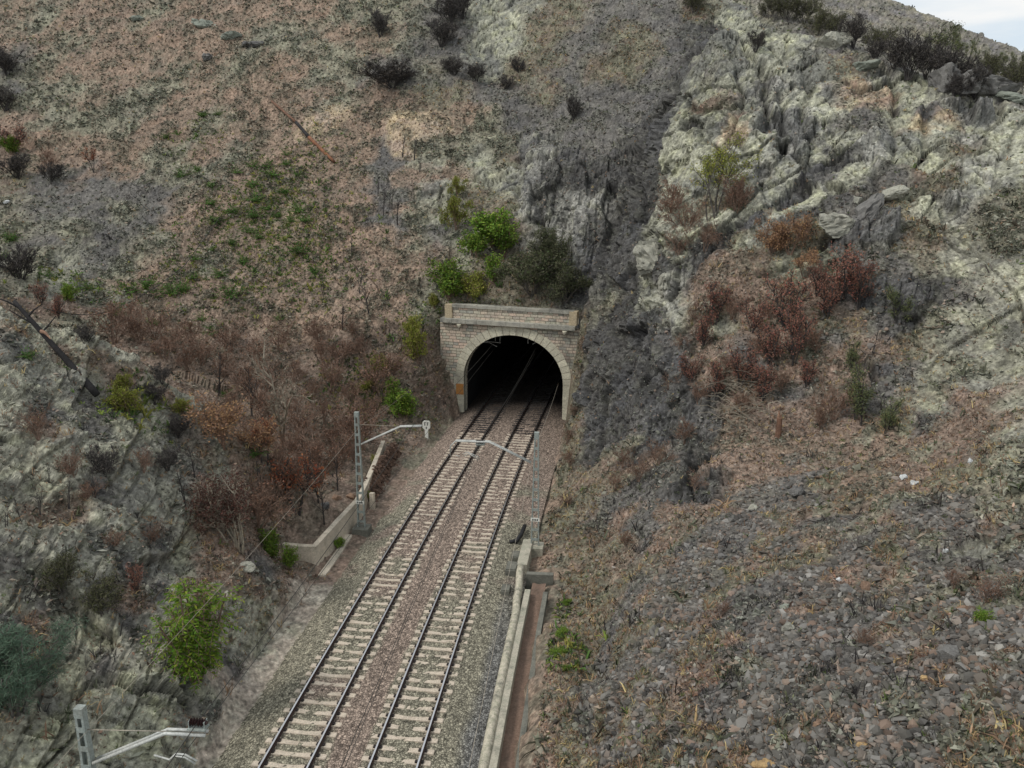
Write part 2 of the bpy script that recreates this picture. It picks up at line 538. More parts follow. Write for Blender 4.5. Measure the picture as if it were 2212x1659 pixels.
# normals
du = np.gradient(V, axis=0)
dv = np.gradient(V, axis=1)
N = np.cross(dv, du)
N /= np.linalg.norm(N, axis=2, keepdims=True) + 1e-9
N[N[..., 2] < 0] *= -1
for _ in range(4):
    N[1:-1, 1:-1] = (N[1:-1, 1:-1] * 2 + N[:-2, 1:-1] + N[2:, 1:-1] + N[1:-1, :-2] + N[1:-1, 2:]) / 6
N /= np.linalg.norm(N, axis=2, keepdims=True) + 1e-9
Pv = V.reshape(-1, 3).astype(np.float32)
Nv = N.reshape(-1, 3).astype(np.float32)
nv = len(Pv)
# nearest seeds, with a warped distance
warp = np.stack([fbm(Pv, 3.0, 3, 21), fbm(Pv, 3.0, 3, 31), fbm(Pv, 3.0, 3, 41)], 1)
dist_c = np.linalg.norm(Pv - np.array([0, 0, CAM_H]), axis=1)
Pw = Pv + warp * (0.016 * dist_c)[:, None]
cls1 = np.zeros(nv, np.int32)
cls2 = np.zeros(nv, np.int32)
wgt = np.zeros(nv, np.float32)
for s in range(0, nv, 40000):
    q = Pw[s:s + 40000]
    d = (q ** 2).sum(1)[:, None] - 2 * q @ seedP.T + (seedP ** 2).sum(1)[None]
    i1 = np.argpartition(d, 2, 1)[:, :2]
    dd = np.take_along_axis(d, i1, 1)
    sw = dd[:, 0] > dd[:, 1]
    i1[sw] = i1[sw][:, ::-1]
    dd[sw] = dd[sw][:, ::-1]
    dd = np.sqrt(np.maximum(dd, 1e-6))
    cls1[s:s + 40000] = seedI[i1[:, 0]]
    cls2[s:s + 40000] = seedI[i1[:, 1]]
    wgt[s:s + 40000] = 0.5 * dd[:, 0] / np.maximum(dd[:, 1], 1e-4)
wgt = sstep(0.12, 0.5, wgt) * 0.5
rock = palR[cls1] * (1 - wgt) + palR[cls2] * wgt
rough = palH[cls1] * (1 - wgt) + palH[cls2] * wgt
ta, tb = tk_inv(Pv[:, 0], Pv[:, 1])
tpx, tpy = port_inv(Pv[:, 0], Pv[:, 1])
edge = sstep(5.4, 7.0, np.abs(ta))
edge = np.where(tpy > 0.6, np.maximum(sstep(6.0, 8.0, np.abs(tpx)), sstep(1.2, 3.5, tpy)), edge)
ch = (ta > 4) & (ta < 9.0) & (tb < 41)
edge = np.where(ch, 0.0, edge)
# jointed, bedded rock: a skewed lattice of blocks, each pushed in or out and tilted
def frame(n0, n1):
    n0 = np.array(n0, float)
    n0 /= np.linalg.norm(n0)
    n1 = np.array(n1, float)
    n1 -= n0 * n1.dot(n0)
    n1 /= np.linalg.norm(n1)
    return np.stack([n0, n1, np.cross(n0, n1)]).astype(np.float32)


def blocks(P, fr, size, seed, bend=0.4):
    q = P @ fr.T + bend * size[0] * warp3
    k0 = np.floor(q[:, 0] / size[0]).astype(np.int64)
    z_ = np.zeros_like(k0)
    a1 = q[:, 1] / size[1] + 7.3 * _hash(k0, z_, z_, seed)
    k1 = np.floor(a1).astype(np.int64)
    a2 = q[:, 2] / size[2] + 5.1 * _hash(k0, k1, z_, seed + 1)
    k2 = np.floor(a2).astype(np.int64)
    f = np.stack([q[:, 0] / size[0] - k0, a1 - k1, a2 - k2], 1)
    h = np.stack([_hash(k0, k1, k2, seed + 2 + i) for i in range(4)], 1)
    push = h[:, 0] - 0.5 + ((h[:, 1:] - 0.5) * (f - 0.5)).sum(1) * 1.5
    rim = (np.minimum(f, 1 - f) * np.array(size, np.float32)).min(1)
    return push, rim, h


warp3 = np.stack([fbm(Pv, 6.0, 2, 221), fbm(Pv, 6.0, 2, 231), fbm(Pv, 6.0, 2, 241)], 1) * 2.0
F1 = frame((-0.5, -0.25, 0.83), (0.87, 0.0, 0.5))
F2 = frame((0.92, -0.32, 0.1), (0.0, 0.2, 1.0))
isk = np.array([{'k': 1.0, 'r': 0.6, 'd': 0.5}.get(c, 0.0) for c in CLS], np.float32)
isk = isk[cls1] * (1 - wgt) + isk[cls2] * wgt
pu, ri, hs = [], [], []
for size, seed in (((3.6, 6.5, 5.5), 301), ((1.0, 2.0, 1.7), 331), ((0.42, 0.8, 0.7), 361)):
    x1, r1_, h1 = blocks(Pv, F1, size, seed)
    x2, r2_, h2 = blocks(Pv, F2, (size[0] * 0.8, size[1] * 1.5, size[2] * 0.8), seed + 9)
    pk = (isk > 0.5)
    pu.append(np.where(pk, x2, x1))
    ri.append(np.where(pk, r2_, r1_))
    hs.append(np.where(pk[:, None], h2, h1))
big_crack = sstep(0.16, 0.02, ri[0]) * (hs[0][:, 3] > 0.25)
mid_crack = sstep(0.10, 0.02, ri[1]) * (hs[1][:, 3] > 0.4)
ids, ids2 = hs[0], hs[1]


def soften(x, n):
    x = x.reshape(NC, NR)
    for _ in range(n):
        y = x.copy()
        y[1:-1, 1:-1] = (2 * x[1:-1, 1:-1] + x[:-2, 1:-1] + x[2:, 1:-1] + x[1:-1, :-2] + x[1:-1, 2:]) / 6
        x = y
    return x.reshape(-1)


pu[0], pu[1] = soften(pu[0], 2), soften(pu[1], 1)
lump = fbm(Pv, 1.3, 4, 61)
fine = fbm(Pv, 0.35, 3, 71)
slab = 1 - isk
disp = rock * ((1.5 - 0.45 * slab) * pu[0] + (0.5 - 0.16 * slab) * pu[1] + (0.2 - 0.09 * slab) * pu[2] - 0.3 * big_crack - 0.16 * mid_crack) + rough * (1 - 0.75 * rock) * (lump * 1.1 + fine * 0.5)
FISS = [[(1737, 118), (1742, 200), (1735, 310)], [(1930, 165), (1936, 250), (1932, 330)], [(1596, 140), (1588, 240), (1566, 330)], [(1650, 130), (1655, 260)], [(1480, 220), (1560, 270), (1610, 330)],
        [(1890, 380), (1888, 470), (1870, 530)], [(1400, 470), (1412, 520), (1385, 545)], [(2010, 230), (1990, 330)],
        [(1800, 170), (1860, 190), (1920, 175)], [(1640, 600), (1740, 560), (1830, 480)], [(1180, 330), (1165, 420), (1172, 520)], [(1120, 340), (1110, 430)], [(365, 1385), (388, 1470), (425, 1540)], [(1680, 200), (1700, 260), (1690, 330)]]
gro = np.zeros(nv, np.float32)
for fl in FISS:
    fp = np.array([tuple(at(u, v)) for u, v in fl], np.float32)
    for p0, p1 in zip(fp[:-1], fp[1:]):
        sel = np.nonzero(((Pv - (p0 + p1) / 2) ** 2).sum(1) < (0.5 * np.linalg.norm(p1 - p0) + 2.0) ** 2)[0]
        q = Pv[sel] + 0.5 * warp[sel]
        tt = np.clip(((q - p0) @ (p1 - p0)) / ((p1 - p0) ** 2).sum(), 0, 1)
        d = np.linalg.norm(q - (p0 + tt[:, None] * (p1 - p0)), axis=1)
        gro[sel] = np.maximum(gro[sel], np.exp(-(d / 0.3) ** 2))
disp = disp - gro * 0.55
# clumps of dead scrub and slate standing a little out of the soil
soft = 1 - rock
clump = sstep(0.02, 0.22, fbm(Pv, 1.3, 4, 151) + 0.12 * vnoise(Pv / 0.3, 153))
CL = np.array([dict(s=0.48, g=0.75, d=0.3, l=0.35, y=0.4, e=0.12, m=0.5, a=0.2, o=0.3, f=0.4).get(c, 0.1) for c in CLS], np.float32)
cla = (CL[cls1] * (1 - wgt) + CL[cls2] * wgt) * clump
tt_ = (Pv[:, 2] + 0.12 * Pv[:, 0]) / 1.5 + 1.3 * fbm(Pv, 7.0, 3, 171)
ter = (tt_ - np.floor(tt_)) * sstep(-0.05, 0.25, fbm(Pv, 8.0, 2, 181)) * (dist_c > 55)
disp = disp + soft * 0.5 * (ter - 0.3 * (ter > 0))
disp = disp + cla * (0.24 + 0.28 * vnoise(Pv / 0.28, 155) + 0.1 * vnoise(Pv / 0.12, 157))
# upright ribs on the dark cliff
steep = sstep(0.75, 0.35, Nv[:, 2])
ribs = fbm(Pv * np.array([1, 1, 0.16], np.float32), 1.1, 3, 141)
disp = disp + steep * isk * 0.55 * ribs
disp = disp * edge
Pd = Pv + Nv * disp[:, None]
# colour of the earth
mot = sstep(-0.35, 0.35, fbm(Pv, 1.6, 4, 81) + 0.35 * fbm(Pv, 0.22, 2, 91))
c1 = palA[cls1] * (1 - mot[:, None]) + palB[cls1] * mot[:, None]
mot2 = 1 - mot
c2 = palA[cls2] * (1 - mot2[:, None]) + palB[cls2] * mot2[:, None]
w = wgt[:, None]
colr = c1 * (1 - w) + c2 * w
rk = rock[:, None]
colr = colr * (1 + rk * ((ids[:, :1] - 0.5) * 0.35 + (ids2[:, 1:2] - 0.5) * 0.3))
lich = sstep(0.12, 0.4, fbm(Pv, 0.8, 4, 101)) * rock * 0.35 * (1 - 0.85 * isk)
colr = colr * (1 - lich[:, None]) + lich[:, None] * np.array(srgb(150, 150, 112), np.float32)
soot = sstep(0.02, 0.3, fbm(Pv, 3.4, 5, 111, 0.65)) * 0.62 * (0.2 + 0.8 * rock)
colr = colr * (1 - soot[:, None]) + soot[:, None] * np.array(srgb(70, 70, 72), np.float32)
cmix = (0.85 * cla)[:, None]
colr = colr * (1 - cmix) + cmix * (np.array(srgb(78, 80, 66), np.float32) * (1 + 0.5 * vnoise(Pv / 0.5, 159))[:, None])
colr = colr * (1 - 0.45 * gro[:, None]) * (1 - (0.6 * big_crack + 0.35 * mid_crack)[:, None] * rk)
grain = 1 + 0.7 * fbm(Pv, 0.16, 2, 121) + 0.2 * fbm(Pv, 0.5, 2, 131)
grey = colr.mean(1, keepdims=True)
colr = grey + (colr - grey) * 0.82
colr = np.clip(colr * 1.74 * grain[:, None], 0.01, 0.8)

idx = np.arange(nv).reshape(NC, NR)
quads = np.stack([idx[:-1, :-1], idx[1:, :-1], idx[1:, 1:], idx[:-1, 1:]], 2).reshape(-1, 4)
# the tunnel mouth: no ground where the bore enters the hill
qc = Pd[quads].mean(1)
qa, qb = port_inv(qc[:, 0], qc[:, 1])
keep = ~((np.abs(qa) < 5.9) & (qb > 0.05) & (qb < 1.6) & (qc[:, 2] < 8.6))
quads = quads[keep]


def mesh_np(name, verts, faces, mat=None, smooth=False, color=None):
    """mesh from numpy arrays; faces is an (n, k) array or a list of such arrays"""
    fs = faces if isinstance(faces, list) else [faces]
    fs = [np.asarray(f, np.int32) for f in fs if len(f)]
    me = bpy.data.meshes.new(name)
    verts = np.asarray(verts, np.float32)
    me.vertices.add(len(verts))
    me.vertices.foreach_set('co', verts.ravel())
    nl = sum(f.size for f in fs)
    me.loops.add(nl)
    me.loops.foreach_set('vertex_index', np.concatenate([f.ravel() for f in fs]))
    tot = np.concatenate([np.full(len(f), f.shape[1], np.int32) for f in fs])
    me.polygons.add(len(tot))
    me.polygons.foreach_set('loop_start', np.concatenate([[0], np.cumsum(tot)[:-1]]).astype(np.int32))
    me.polygons.foreach_set('use_smooth', np.full(len(tot), bool(smooth)))
    me.update(calc_edges=True)
    if color is not None:
        at_ = me.color_attributes.new('tint', 'FLOAT_COLOR', 'POINT')
        c4 = np.ones((len(verts), 4), np.float32)
        c4[:, :3] = color
        at_.data.foreach_set('color', c4.ravel())
    if mat:
        me.materials.append(mat)
    return me


def link(name, me, parent=None, **props):
    o = bpy.data.objects.new(name, me)
    COL.objects.link(o)
    if parent:
        o.parent = parent
    for k, v in props.items():
        o[k] = v
    return o


# ------------------------------------------------------------------ materials
def new_mat(name):
    m = bpy.data.materials.new(name)
    m.use_nodes = True
    t = m.node_tree
    return m, t, t.nodes['Principled BSDF']


def nd(t, kind, **kw):
    n = t.nodes.new(kind)
    for k, v in kw.items():
        if k.startswith('_'):
            setattr(n, k[1:], v)
        else:
            n.inputs[k.replace('__', ' ')].default_value = v
    return n


def mat_earth():
    m, t, b = new_mat('earth_and_rock')
    at_ = nd(t, 'ShaderNodeVertexColor', _layer_name='tint')
    geo = nd(t, 'ShaderNodeNewGeometry')
    n1 = nd(t, 'ShaderNodeTexNoise', Scale=5.0, Detail=5.0, Roughness=0.7)
    n2 = nd(t, 'ShaderNodeTexVoronoi', Scale=9.0)
    t.links.new(geo.outputs['Position'], n1.inputs['Vector'])
    t.links.new(geo.outputs['Position'], n2.inputs['Vector'])
    r1 = nd(t, 'ShaderNodeMapRange')
    r1.inputs[1].default_value, r1.inputs[2].default_value, r1.inputs[3].default_value, r1.inputs[4].default_value = 0.3, 0.7, 0.55, 1.4
    t.links.new(n1.outputs['Fac'], r1.inputs[0])
    r2 = nd(t, 'ShaderNodeMapRange')
    r2.inputs[1].default_value, r2.inputs[2].default_value, r2.inputs[3].default_value, r2.inputs[4].default_value = 0.0, 1.0, 0.75, 1.25
    t.links.new(n2.outputs['Color'], r2.inputs[0])
    mu = nd(t, 'ShaderNodeMath', _operation='MULTIPLY')
    t.links.new(r1.outputs[0], mu.inputs[0])
    t.links.new(r2.outputs[0], mu.inputs[1])
    vm = nd(t, 'ShaderNodeVectorMath', _operation='SCALE')
    t.links.new(at_.outputs['Color'], vm.inputs[0])
    t.links.new(mu.outputs[0], vm.inputs['Scale'])
    t.links.new(vm.outputs[0], b.inputs['Base Color'])
    b.inputs['Roughness'].default_value = 0.95
    b.inputs['Specular IOR Level'].default_value = 0.2
    bp = nd(t, 'ShaderNodeBump', Strength=0.9, Distance=0.12)
    t.links.new(n1.outputs['Fac'], bp.inputs['Height'])
    t.links.new(bp.outputs[0], b.inputs['Normal'])
    return m


M_EARTH = mat_earth()
link('hillside_ground', mesh_np('hillside_ground', Pd, quads, M_EARTH, False, colr), kind='structure')


# ------------------------------------------------------------------ mesh builder
class MB:
    def __init__(self):
        self.v, self.f, self.mi = [], [], []

    def add(self, verts, faces, mi=0):
        n = len(self.v)
        self.v += [tuple(p) for p in verts]
        self.f += [tuple(n + i for i in f) for f in faces]
        self.mi += [mi] * len(faces)

    def box(self, c, X, Y, Z, mi=0, taper=1.0):
        """box from centre and three half-axis vectors"""
        c, X, Y, Z = Vector(c), Vector(X), Vector(Y), Vector(Z)
        vs_ = [c + sx * X * (taper if sz > 0 else 1) + sy * Y * (taper if sz > 0 else 1) + sz * Z for sz in (-1, 1) for sy in (-1, 1) for sx in (-1, 1)]
        self.add(vs_, [(0, 2, 3, 1), (4, 5, 7, 6), (0, 1, 5, 4), (2, 6, 7, 3), (0, 4, 6, 2), (1, 3, 7, 5)], mi)

    def tube(self, path, r, n=6, mi=0, cap=True):
        path = [Vector(p) for p in path]
        rs = r if isinstance(r, (list, tuple)) else [r] * len(path)
        rings = []
        u = None
        for i, p in enumerate(path):
            t = (path[min(i + 1, len(path) - 1)] - path[max(i - 1, 0)]).normalized()
            if u is None:
                u = t.orthogonal().normalized()
            u = (u - t * u.dot(t)).normalized()
            w = t.cross(u)
            rings.append([p + (u * math.cos(2 * math.pi * k / n) + w * math.sin(2 * math.pi * k / n)) * rs[i] for k in range(n)])
        vs_ = [q for rg in rings for q in rg]
        fs = []
        for i in range(len(path) - 1):
            for k in range(n):
                fs.append((i * n + k, i * n + (k + 1) % n, (i + 1) * n + (k + 1) % n, (i + 1) * n + k))
        if cap:
            fs.append(tuple(range(n))[::-1])
            fs.append(tuple((len(path) - 1) * n + k for k in range(n)))
        self.add(vs_, fs, mi)

    def sweep(self, sections, closed=True, mi=0, caps=True):
        """join cross-sections (lists of points, all the same length)"""
        n = len(sections[0])
        vs_ = [p for s in sections for p in s]
        fs = []
        for i in range(len(sections) - 1):
            for k in range(n if closed else n - 1):
                fs.append((i * n + k, i * n + (k + 1) % n, (i + 1) * n + (k + 1) % n, (i + 1) * n + k))
        if caps and closed:
            fs.append(tuple(range(n))[::-1])
            fs.append(tuple((len(sections) - 1) * n + k for k in range(n)))
        self.add(vs_, fs, mi)

    def build(self, name, mats, parent=None, smooth=False, bevel=0.0, **props):
        me = bpy.data.meshes.new(name)
        me.from_pydata(self.v, [], self.f)
        for m in (mats if isinstance(mats, (list, tuple)) else [mats]):
            me.materials.append(m)
        me.polygons.foreach_set('material_index', self.mi)
        bm = bmesh.new()
        bm.from_mesh(me)
        bmesh.ops.recalc_face_normals(bm, faces=bm.faces)
        bm.to_mesh(me)
        bm.free()
        if smooth:
            me.polygons.foreach_set('use_smooth', [True] * len(me.polygons))
        me.update()
        o = link(name, me, parent, **props)
        if bevel:
            md = o.modifiers.new('bevel', 'BEVEL')
            md.width = bevel
            md.segments = 2
            md.limit_method = 'ANGLE'
        return o


def empty(name, loc, label, cat, group=None, rz=0.0):
    o = bpy.data.objects.new(name, None)
    COL.objects.link(o)
    o.location = loc
    o.rotation_euler = (0, 0, rz)
    o.empty_display_size = 0.2
    o['label'] = label
    o['category'] = cat
    if group:
        o['group'] = group
    return o


def mat_stony(name, ca, cb, dirt=(0.05, 0.048, 0.045), scale=3.0, bump=0.35, dirt_amt=0.6, rough=0.9, island=0.0, fine=18.0):
    """weathered stone, concrete, bark or metal: two colours mottled, dark stains, fine grain"""
    m, t, b = new_mat(name)
    geo = nd(t, 'ShaderNodeNewGeometry')
    n1 = nd(t, 'ShaderNodeTexNoise', Scale=scale, Detail=6.0, Roughness=0.65)
    n2 = nd(t, 'ShaderNodeTexNoise', Scale=scale * 0.45, Detail=5.0, Roughness=0.7)
    n3 = nd(t, 'ShaderNodeTexNoise', Scale=fine, Detail=3.0, Roughness=0.7)
    for n in (n1, n2, n3):
        t.links.new(geo.outputs['Position'], n.inputs['Vector'])
    r1 = nd(t, 'ShaderNodeValToRGB')
    r1.color_ramp.elements[0].position, r1.color_ramp.elements[1].position = 0.35, 0.65
    r1.color_ramp.elements[0].color, r1.color_ramp.elements[1].color = (*ca, 1), (*cb, 1)
    t.links.new(n1.outputs['Fac'], r1.inputs['Fac'])
    r2 = nd(t, 'ShaderNodeMapRange')
    r2.inputs[1].default_value, r2.inputs[2].default_value, r2.inputs[3].default_value, r2.inputs[4].default_value = 0.5, 0.68, 0.0, dirt_amt
    t.links.new(n2.outputs['Fac'], r2.inputs[0])
    mxn = nd(t, 'ShaderNodeMix', _data_type='RGBA')
    mxn.inputs[7].default_value = (*dirt, 1)
    t.links.new(r2.outputs[0], mxn.inputs[0])
    t.links.new(r1.outputs['Color'], mxn.inputs[6])
    r3 = nd(t, 'ShaderNodeMapRange')
    r3.inputs[1].default_value, r3.inputs[2].default_value, r3.inputs[3].default_value, r3.inputs[4].default_value = 0.3, 0.7, 0.7, 1.3
    t.links.new(n3.outputs['Fac'], r3.inputs[0])
    last = r3.outputs[0]
    if island:
        r4 = nd(t, 'ShaderNodeMapRange')
        r4.inputs[3].default_value, r4.inputs[4].default_value = 1 - island, 1 + island
        t.links.new(geo.outputs['Random Per Island'], r4.inputs[0])
        mu = nd(t, 'ShaderNodeMath', _operation='MULTIPLY')
        t.links.new(last, mu.inputs[0])
        t.links.new(r4.outputs[0], mu.inputs[1])
        last = mu.outputs[0]
    vm = nd(t, 'ShaderNodeVectorMath', _operation='SCALE')
    t.links.new(mxn.outputs[2], vm.inputs[0])
    t.links.new(last, vm.inputs['Scale'])
    t.links.new(vm.outputs[0], b.inputs['Base Color'])
    b.inputs['Roughness'].default_value = rough
    b.inputs['Specular IOR Level'].default_value = 0.3
    if bump:
        bp = nd(t, 'ShaderNodeBump', Strength=bump, Distance=0.04)
        t.links.new(n3.outputs['Fac'], bp.inputs['Height'])
        t.links.new(bp.outputs[0], b.inputs['Normal'])
    return m


M_CONC = mat_stony('pale_concrete', srgb(176, 168, 152), srgb(150, 148, 132), srgb(84, 84, 76), 2.2)
M_CONC_PINK = mat_stony('stained_concrete', srgb(202, 190, 172), srgb(178, 168, 152), srgb(104, 100, 86), 1.6)
M_CONC_DARK = mat_stony('dark_concrete', srgb(120, 118, 108), srgb(100, 100, 92), srgb(60, 60, 56), 2.5)
M_PIPE = mat_stony('lichen_concrete', srgb(196, 186, 168), srgb(150, 148, 128), srgb(92, 92, 84), 5.0, dirt_amt=0.75, fine=26)
M_SLEEPER = mat_stony('sleeper_concrete', srgb(196, 182, 164), srgb(180, 168, 152), srgb(140, 124, 108), 3.0, dirt_amt=0.35, island=0.1)
M_RAIL = mat_stony('rusty_rail', srgb(74, 56, 48), srgb(58, 46, 42), srgb(34, 30, 30), 4.0, rough=0.7)
M_FAST = mat_stony('dark_fastening', srgb(52, 44, 42), srgb(40, 36, 36), srgb(24, 24, 24), 5.0, rough=0.7)
M_GALV = mat_stony('galvanised_steel', srgb(150, 156, 150), srgb(134, 142, 138), srgb(112, 106, 96), 3.0, bump=0.05, rough=0.55, dirt_amt=0.5)
M_TUBE = mat_stony('pale_metal_tube', srgb(190, 190, 184), srgb(166, 168, 164), srgb(110, 108, 100), 3.0, bump=0.0, rough=0.4, dirt_amt=0.3)
M_INSUL = mat_stony('brown_porcelain', srgb(58, 38, 36), srgb(44, 34, 34), srgb(24, 22, 22), 4.0, bump=0.0, rough=0.25)
M_WIRE_D = mat_stony('dark_wire', srgb(52, 50, 48), srgb(60, 58, 54), srgb(34, 34, 34), 4.0, bump=0.0, rough=0.5)
M_WIRE_P = mat_stony('pale_wire', srgb(168, 158, 142), srgb(150, 142, 130), srgb(120, 112, 100), 4.0, bump=0.0, rough=0.5)
M_FLOOR = mat_stony('muddy_floor', srgb(124, 102, 88), srgb(112, 94, 82), srgb(84, 72, 62), 1.2, bump=0.3, fine=10)
M_BLACK = mat_stony('black_plastic', srgb(34, 34, 36), srgb(44, 44, 46), srgb(20, 20, 20), 4.0, rough=0.6)
M_LINING_SHADE = mat_stony('shade_toned_lining', (0.012, 0.012, 0.012), (0.02, 0.02, 0.02), (0.006, 0.006, 0.006), 1.5)  # near-black tone puts the darkness of the bore into the lining colour
M_WHITE = mat_stony('white_paint', srgb(224, 224, 216), srgb(200, 200, 190), srgb(130, 128, 118), 4.0, rough=0.7, dirt_amt=0.5)
M_LETTER = mat_stony('black_lettering', srgb(48, 48, 48), srgb(60, 60, 60), srgb(40, 40, 40), 4.0, bump=0.0)
M_ORANGE = mat_stony('orange_paint', srgb(192, 130, 72), srgb(172, 128, 76), srgb(150, 110, 60), 3.0, dirt_amt=0.4)

m, t, b = new_mat('worn_rail_head')
b.inputs['Base Color'].default_value = (0.66, 0.66, 0.68, 1)
b.inputs['Metallic'].default_value = 1.0
b.inputs['Roughness'].default_value = 0.3
M_HEAD = m


def mat_ballast():
    m, t, b = new_mat('ballast_stone')
    at_ = nd(t, 'ShaderNodeVertexColor', _layer_name='tint')
    geo = nd(t, 'ShaderNodeNewGeometry')
    vo = nd(t, 'ShaderNodeTexVoronoi', Scale=10.0)
    vo2 = nd(t, 'ShaderNodeTexVoronoi', Scale=10.0)
    vo2.feature = 'DISTANCE_TO_EDGE'
    for n in (vo, vo2):
        t.links.new(geo.outputs['Position'], n.inputs['Vector'])
    r1 = nd(t, 'ShaderNodeMapRange')
    r1.inputs[3].default_value, r1.inputs[4].default_value = 0.3, 1.75
    t.links.new(vo.outputs['Color'], r1.inputs[0])
    r2 = nd(t, 'ShaderNodeMapRange')
    r2.inputs[1].default_value, r2.inputs[2].default_value, r2.inputs[3].default_value, r2.inputs[4].default_value = 0.0, 0.16, 0.18, 1.0
    t.links.new(vo2.outputs[0], r2.inputs[0])
    mu = nd(t, 'ShaderNodeMath', _operation='MULTIPLY')
    t.links.new(r1.outputs[0], mu.inputs[0])
    t.links.new(r2.outputs[0], mu.inputs[1])
    vm = nd(t, 'ShaderNodeVectorMath', _operation='SCALE')
    t.links.new(at_.outputs['Color'], vm.inputs[0])
    t.links.new(mu.outputs[0], vm.inputs['Scale'])
    t.links.new(vm.outputs[0], b.inputs['Base Color'])
    b.inputs['Roughness'].default_value = 0.95
    b.inputs['Specular IOR Level'].default_value = 0.2
    bp = nd(t, 'ShaderNodeBump', Strength=0.8, Distance=0.05)
    t.links.new(vo2.outputs[0], bp.inputs['Height'])
    t.links.new(bp.outputs[0], b.inputs['Normal'])
    return m


# ------------------------------------------------------------------ ballast and tracks
SEP = 3.94
bs = np.arange(12, B0 + 45, 0.13)
as_ = np.arange(-5.35, 5.36, 0.11)
BB, AA = np.meshgrid(bs, as_, indexing='ij')
lat = TX0 + AA + TK * BB * BB / 2
bx, by = lat * cy_ + BB * sy_, -lat * sy_ + BB * cy_
prof = np.interp(AA, [-5.35, -4.9, -3.75, -3.2, -0.62, 0, 0.62, 3.2, 3.75, 4.6, 5.35], [-0.95, -0.72, -0.30, -0.215, -0.215, -0.24, -0.215, -0.215, -0.3, -0.42, -0.5])
Qb = np.stack([bx.ravel(), by.ravel(), np.zeros(bx.size)], 1)
bz = prof.ravel() + 0.035 * np.exp(-(np.minimum(np.abs(AA.ravel() - SEP / 2), np.abs(AA.ravel() + SEP / 2)) / 0.3) ** 2) * sstep(-0.3, 0.4, vnoise(Qb / 0.7, 33)) + 0.05 * fbm(Qb, 0.8, 3, 5) + 0.045 * vnoise(Qb / 0.1, 8)
BV = np.stack([bx.ravel(), by.ravel(), bz], 1)
bi = np.arange(BV.shape[0]).reshape(BB.shape)
bq = np.stack([bi[:-1, :-1], bi[1:, :-1], bi[1:, 1:], bi[:-1, 1:]], 2).reshape(-1, 4)
rust = np.array(srgb(128, 114, 103), np.float32)
grn = np.array(srgb(119, 118, 102), np.float32)
blu = np.array(srgb(98, 98, 98), np.float32)
a_, b_ = AA.ravel(), BB.ravel()
nz = fbm(Qb, 2.2, 4, 15)
offc = np.minimum(np.abs(a_ - SEP / 2), np.abs(a_ + SEP / 2))
w_g = sstep(0.1, 0.6, 0.95 - (b_ - 22) / 22 + nz * 0.9 - 0.9 * sstep(0.7, 0.3, np.abs(a_) / 1.3) + 0.45 * (np.abs(a_) > 2.9))
w_g = 0.72 * w_g * (1 - 0.4 * np.exp(-((offc - 0.87) / 0.22) ** 2))
w_b = sstep(4.0, 4.6, a_ + 0.3 * nz) * sstep(44, 30, b_) * 0.8
bc = rust[None] * (1 - w_g[:, None]) + grn[None] * w_g[:, None]
bc = bc * (1 - w_b[:, None]) + blu[None] * w_b[:, None]
bc = bc * (1 - 0.9 * sstep(B0 - 6, B0 + 4, b_))[:, None]  # soot plus the tunnel's darkness, painted into the ballast colour towards the bore
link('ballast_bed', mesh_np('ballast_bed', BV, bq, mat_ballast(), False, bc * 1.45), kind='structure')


def sleeper_mesh():
    mb = MB()
    secs = []
    for x, hw, zt in ((-1.30, 0.105, -0.20), (-1.27, 0.12, -0.185), (-0.6, 0.12, -0.175), (-0.35, 0.10, -0.195), (0, 0.095, -0.208), (0.35, 0.10, -0.195), (0.6, 0.12, -0.175), (1.27, 0.12, -0.185), (1.30, 0.105, -0.20)):
        secs.append([(x, -hw - 0.02, -0.36), (x, -hw, zt), (x, hw, zt), (x, hw + 0.02, -0.36)])
    mb.sweep(secs, True, 0)
    for sx in (-0.87, 0.87):
        for d in (-0.12, 0.12):
            mb.box((sx + d, 0, -0.155), (0.045, 0, 0), (0, 0.07, 0), (0, 0, 0.025), 1)
    me_o = mb.build('sleeper', [M_SLEEPER, M_FAST])
    me = me_o.data
    bpy.data.objects.remove(me_o)
    return me


SL = sleeper_mesh()


def dark_sleeper_mesh():
    mb = MB()
    mb.box((0, 0, -0.28), (1.3, 0, 0), (0, 0.12, 0), (0, 0, 0.09), 0)
    for sx in (-0.87, 0.87):
        for d in (-0.12, 0.12):
            mb.box((sx + d, 0, -0.165), (0.05, 0, 0), (0, 0.07, 0), (0, 0, 0.025), 1)
    me_o = mb.build('sleeper', [M_WOODSL, M_FAST])
    me = me_o.data
    bpy.data.objects.remove(me_o)
    return me


M_WOODSL = mat_stony('sooty_timber', srgb(58, 54, 52), srgb(46, 44, 42), srgb(28, 28, 28), 3.0)
SLD = dark_sleeper_mesh()


def rail_path(a0, b0, b1, step=1.2):
    return [(a0, b) for b in np.arange(b0, b1 + 0.01, step)]


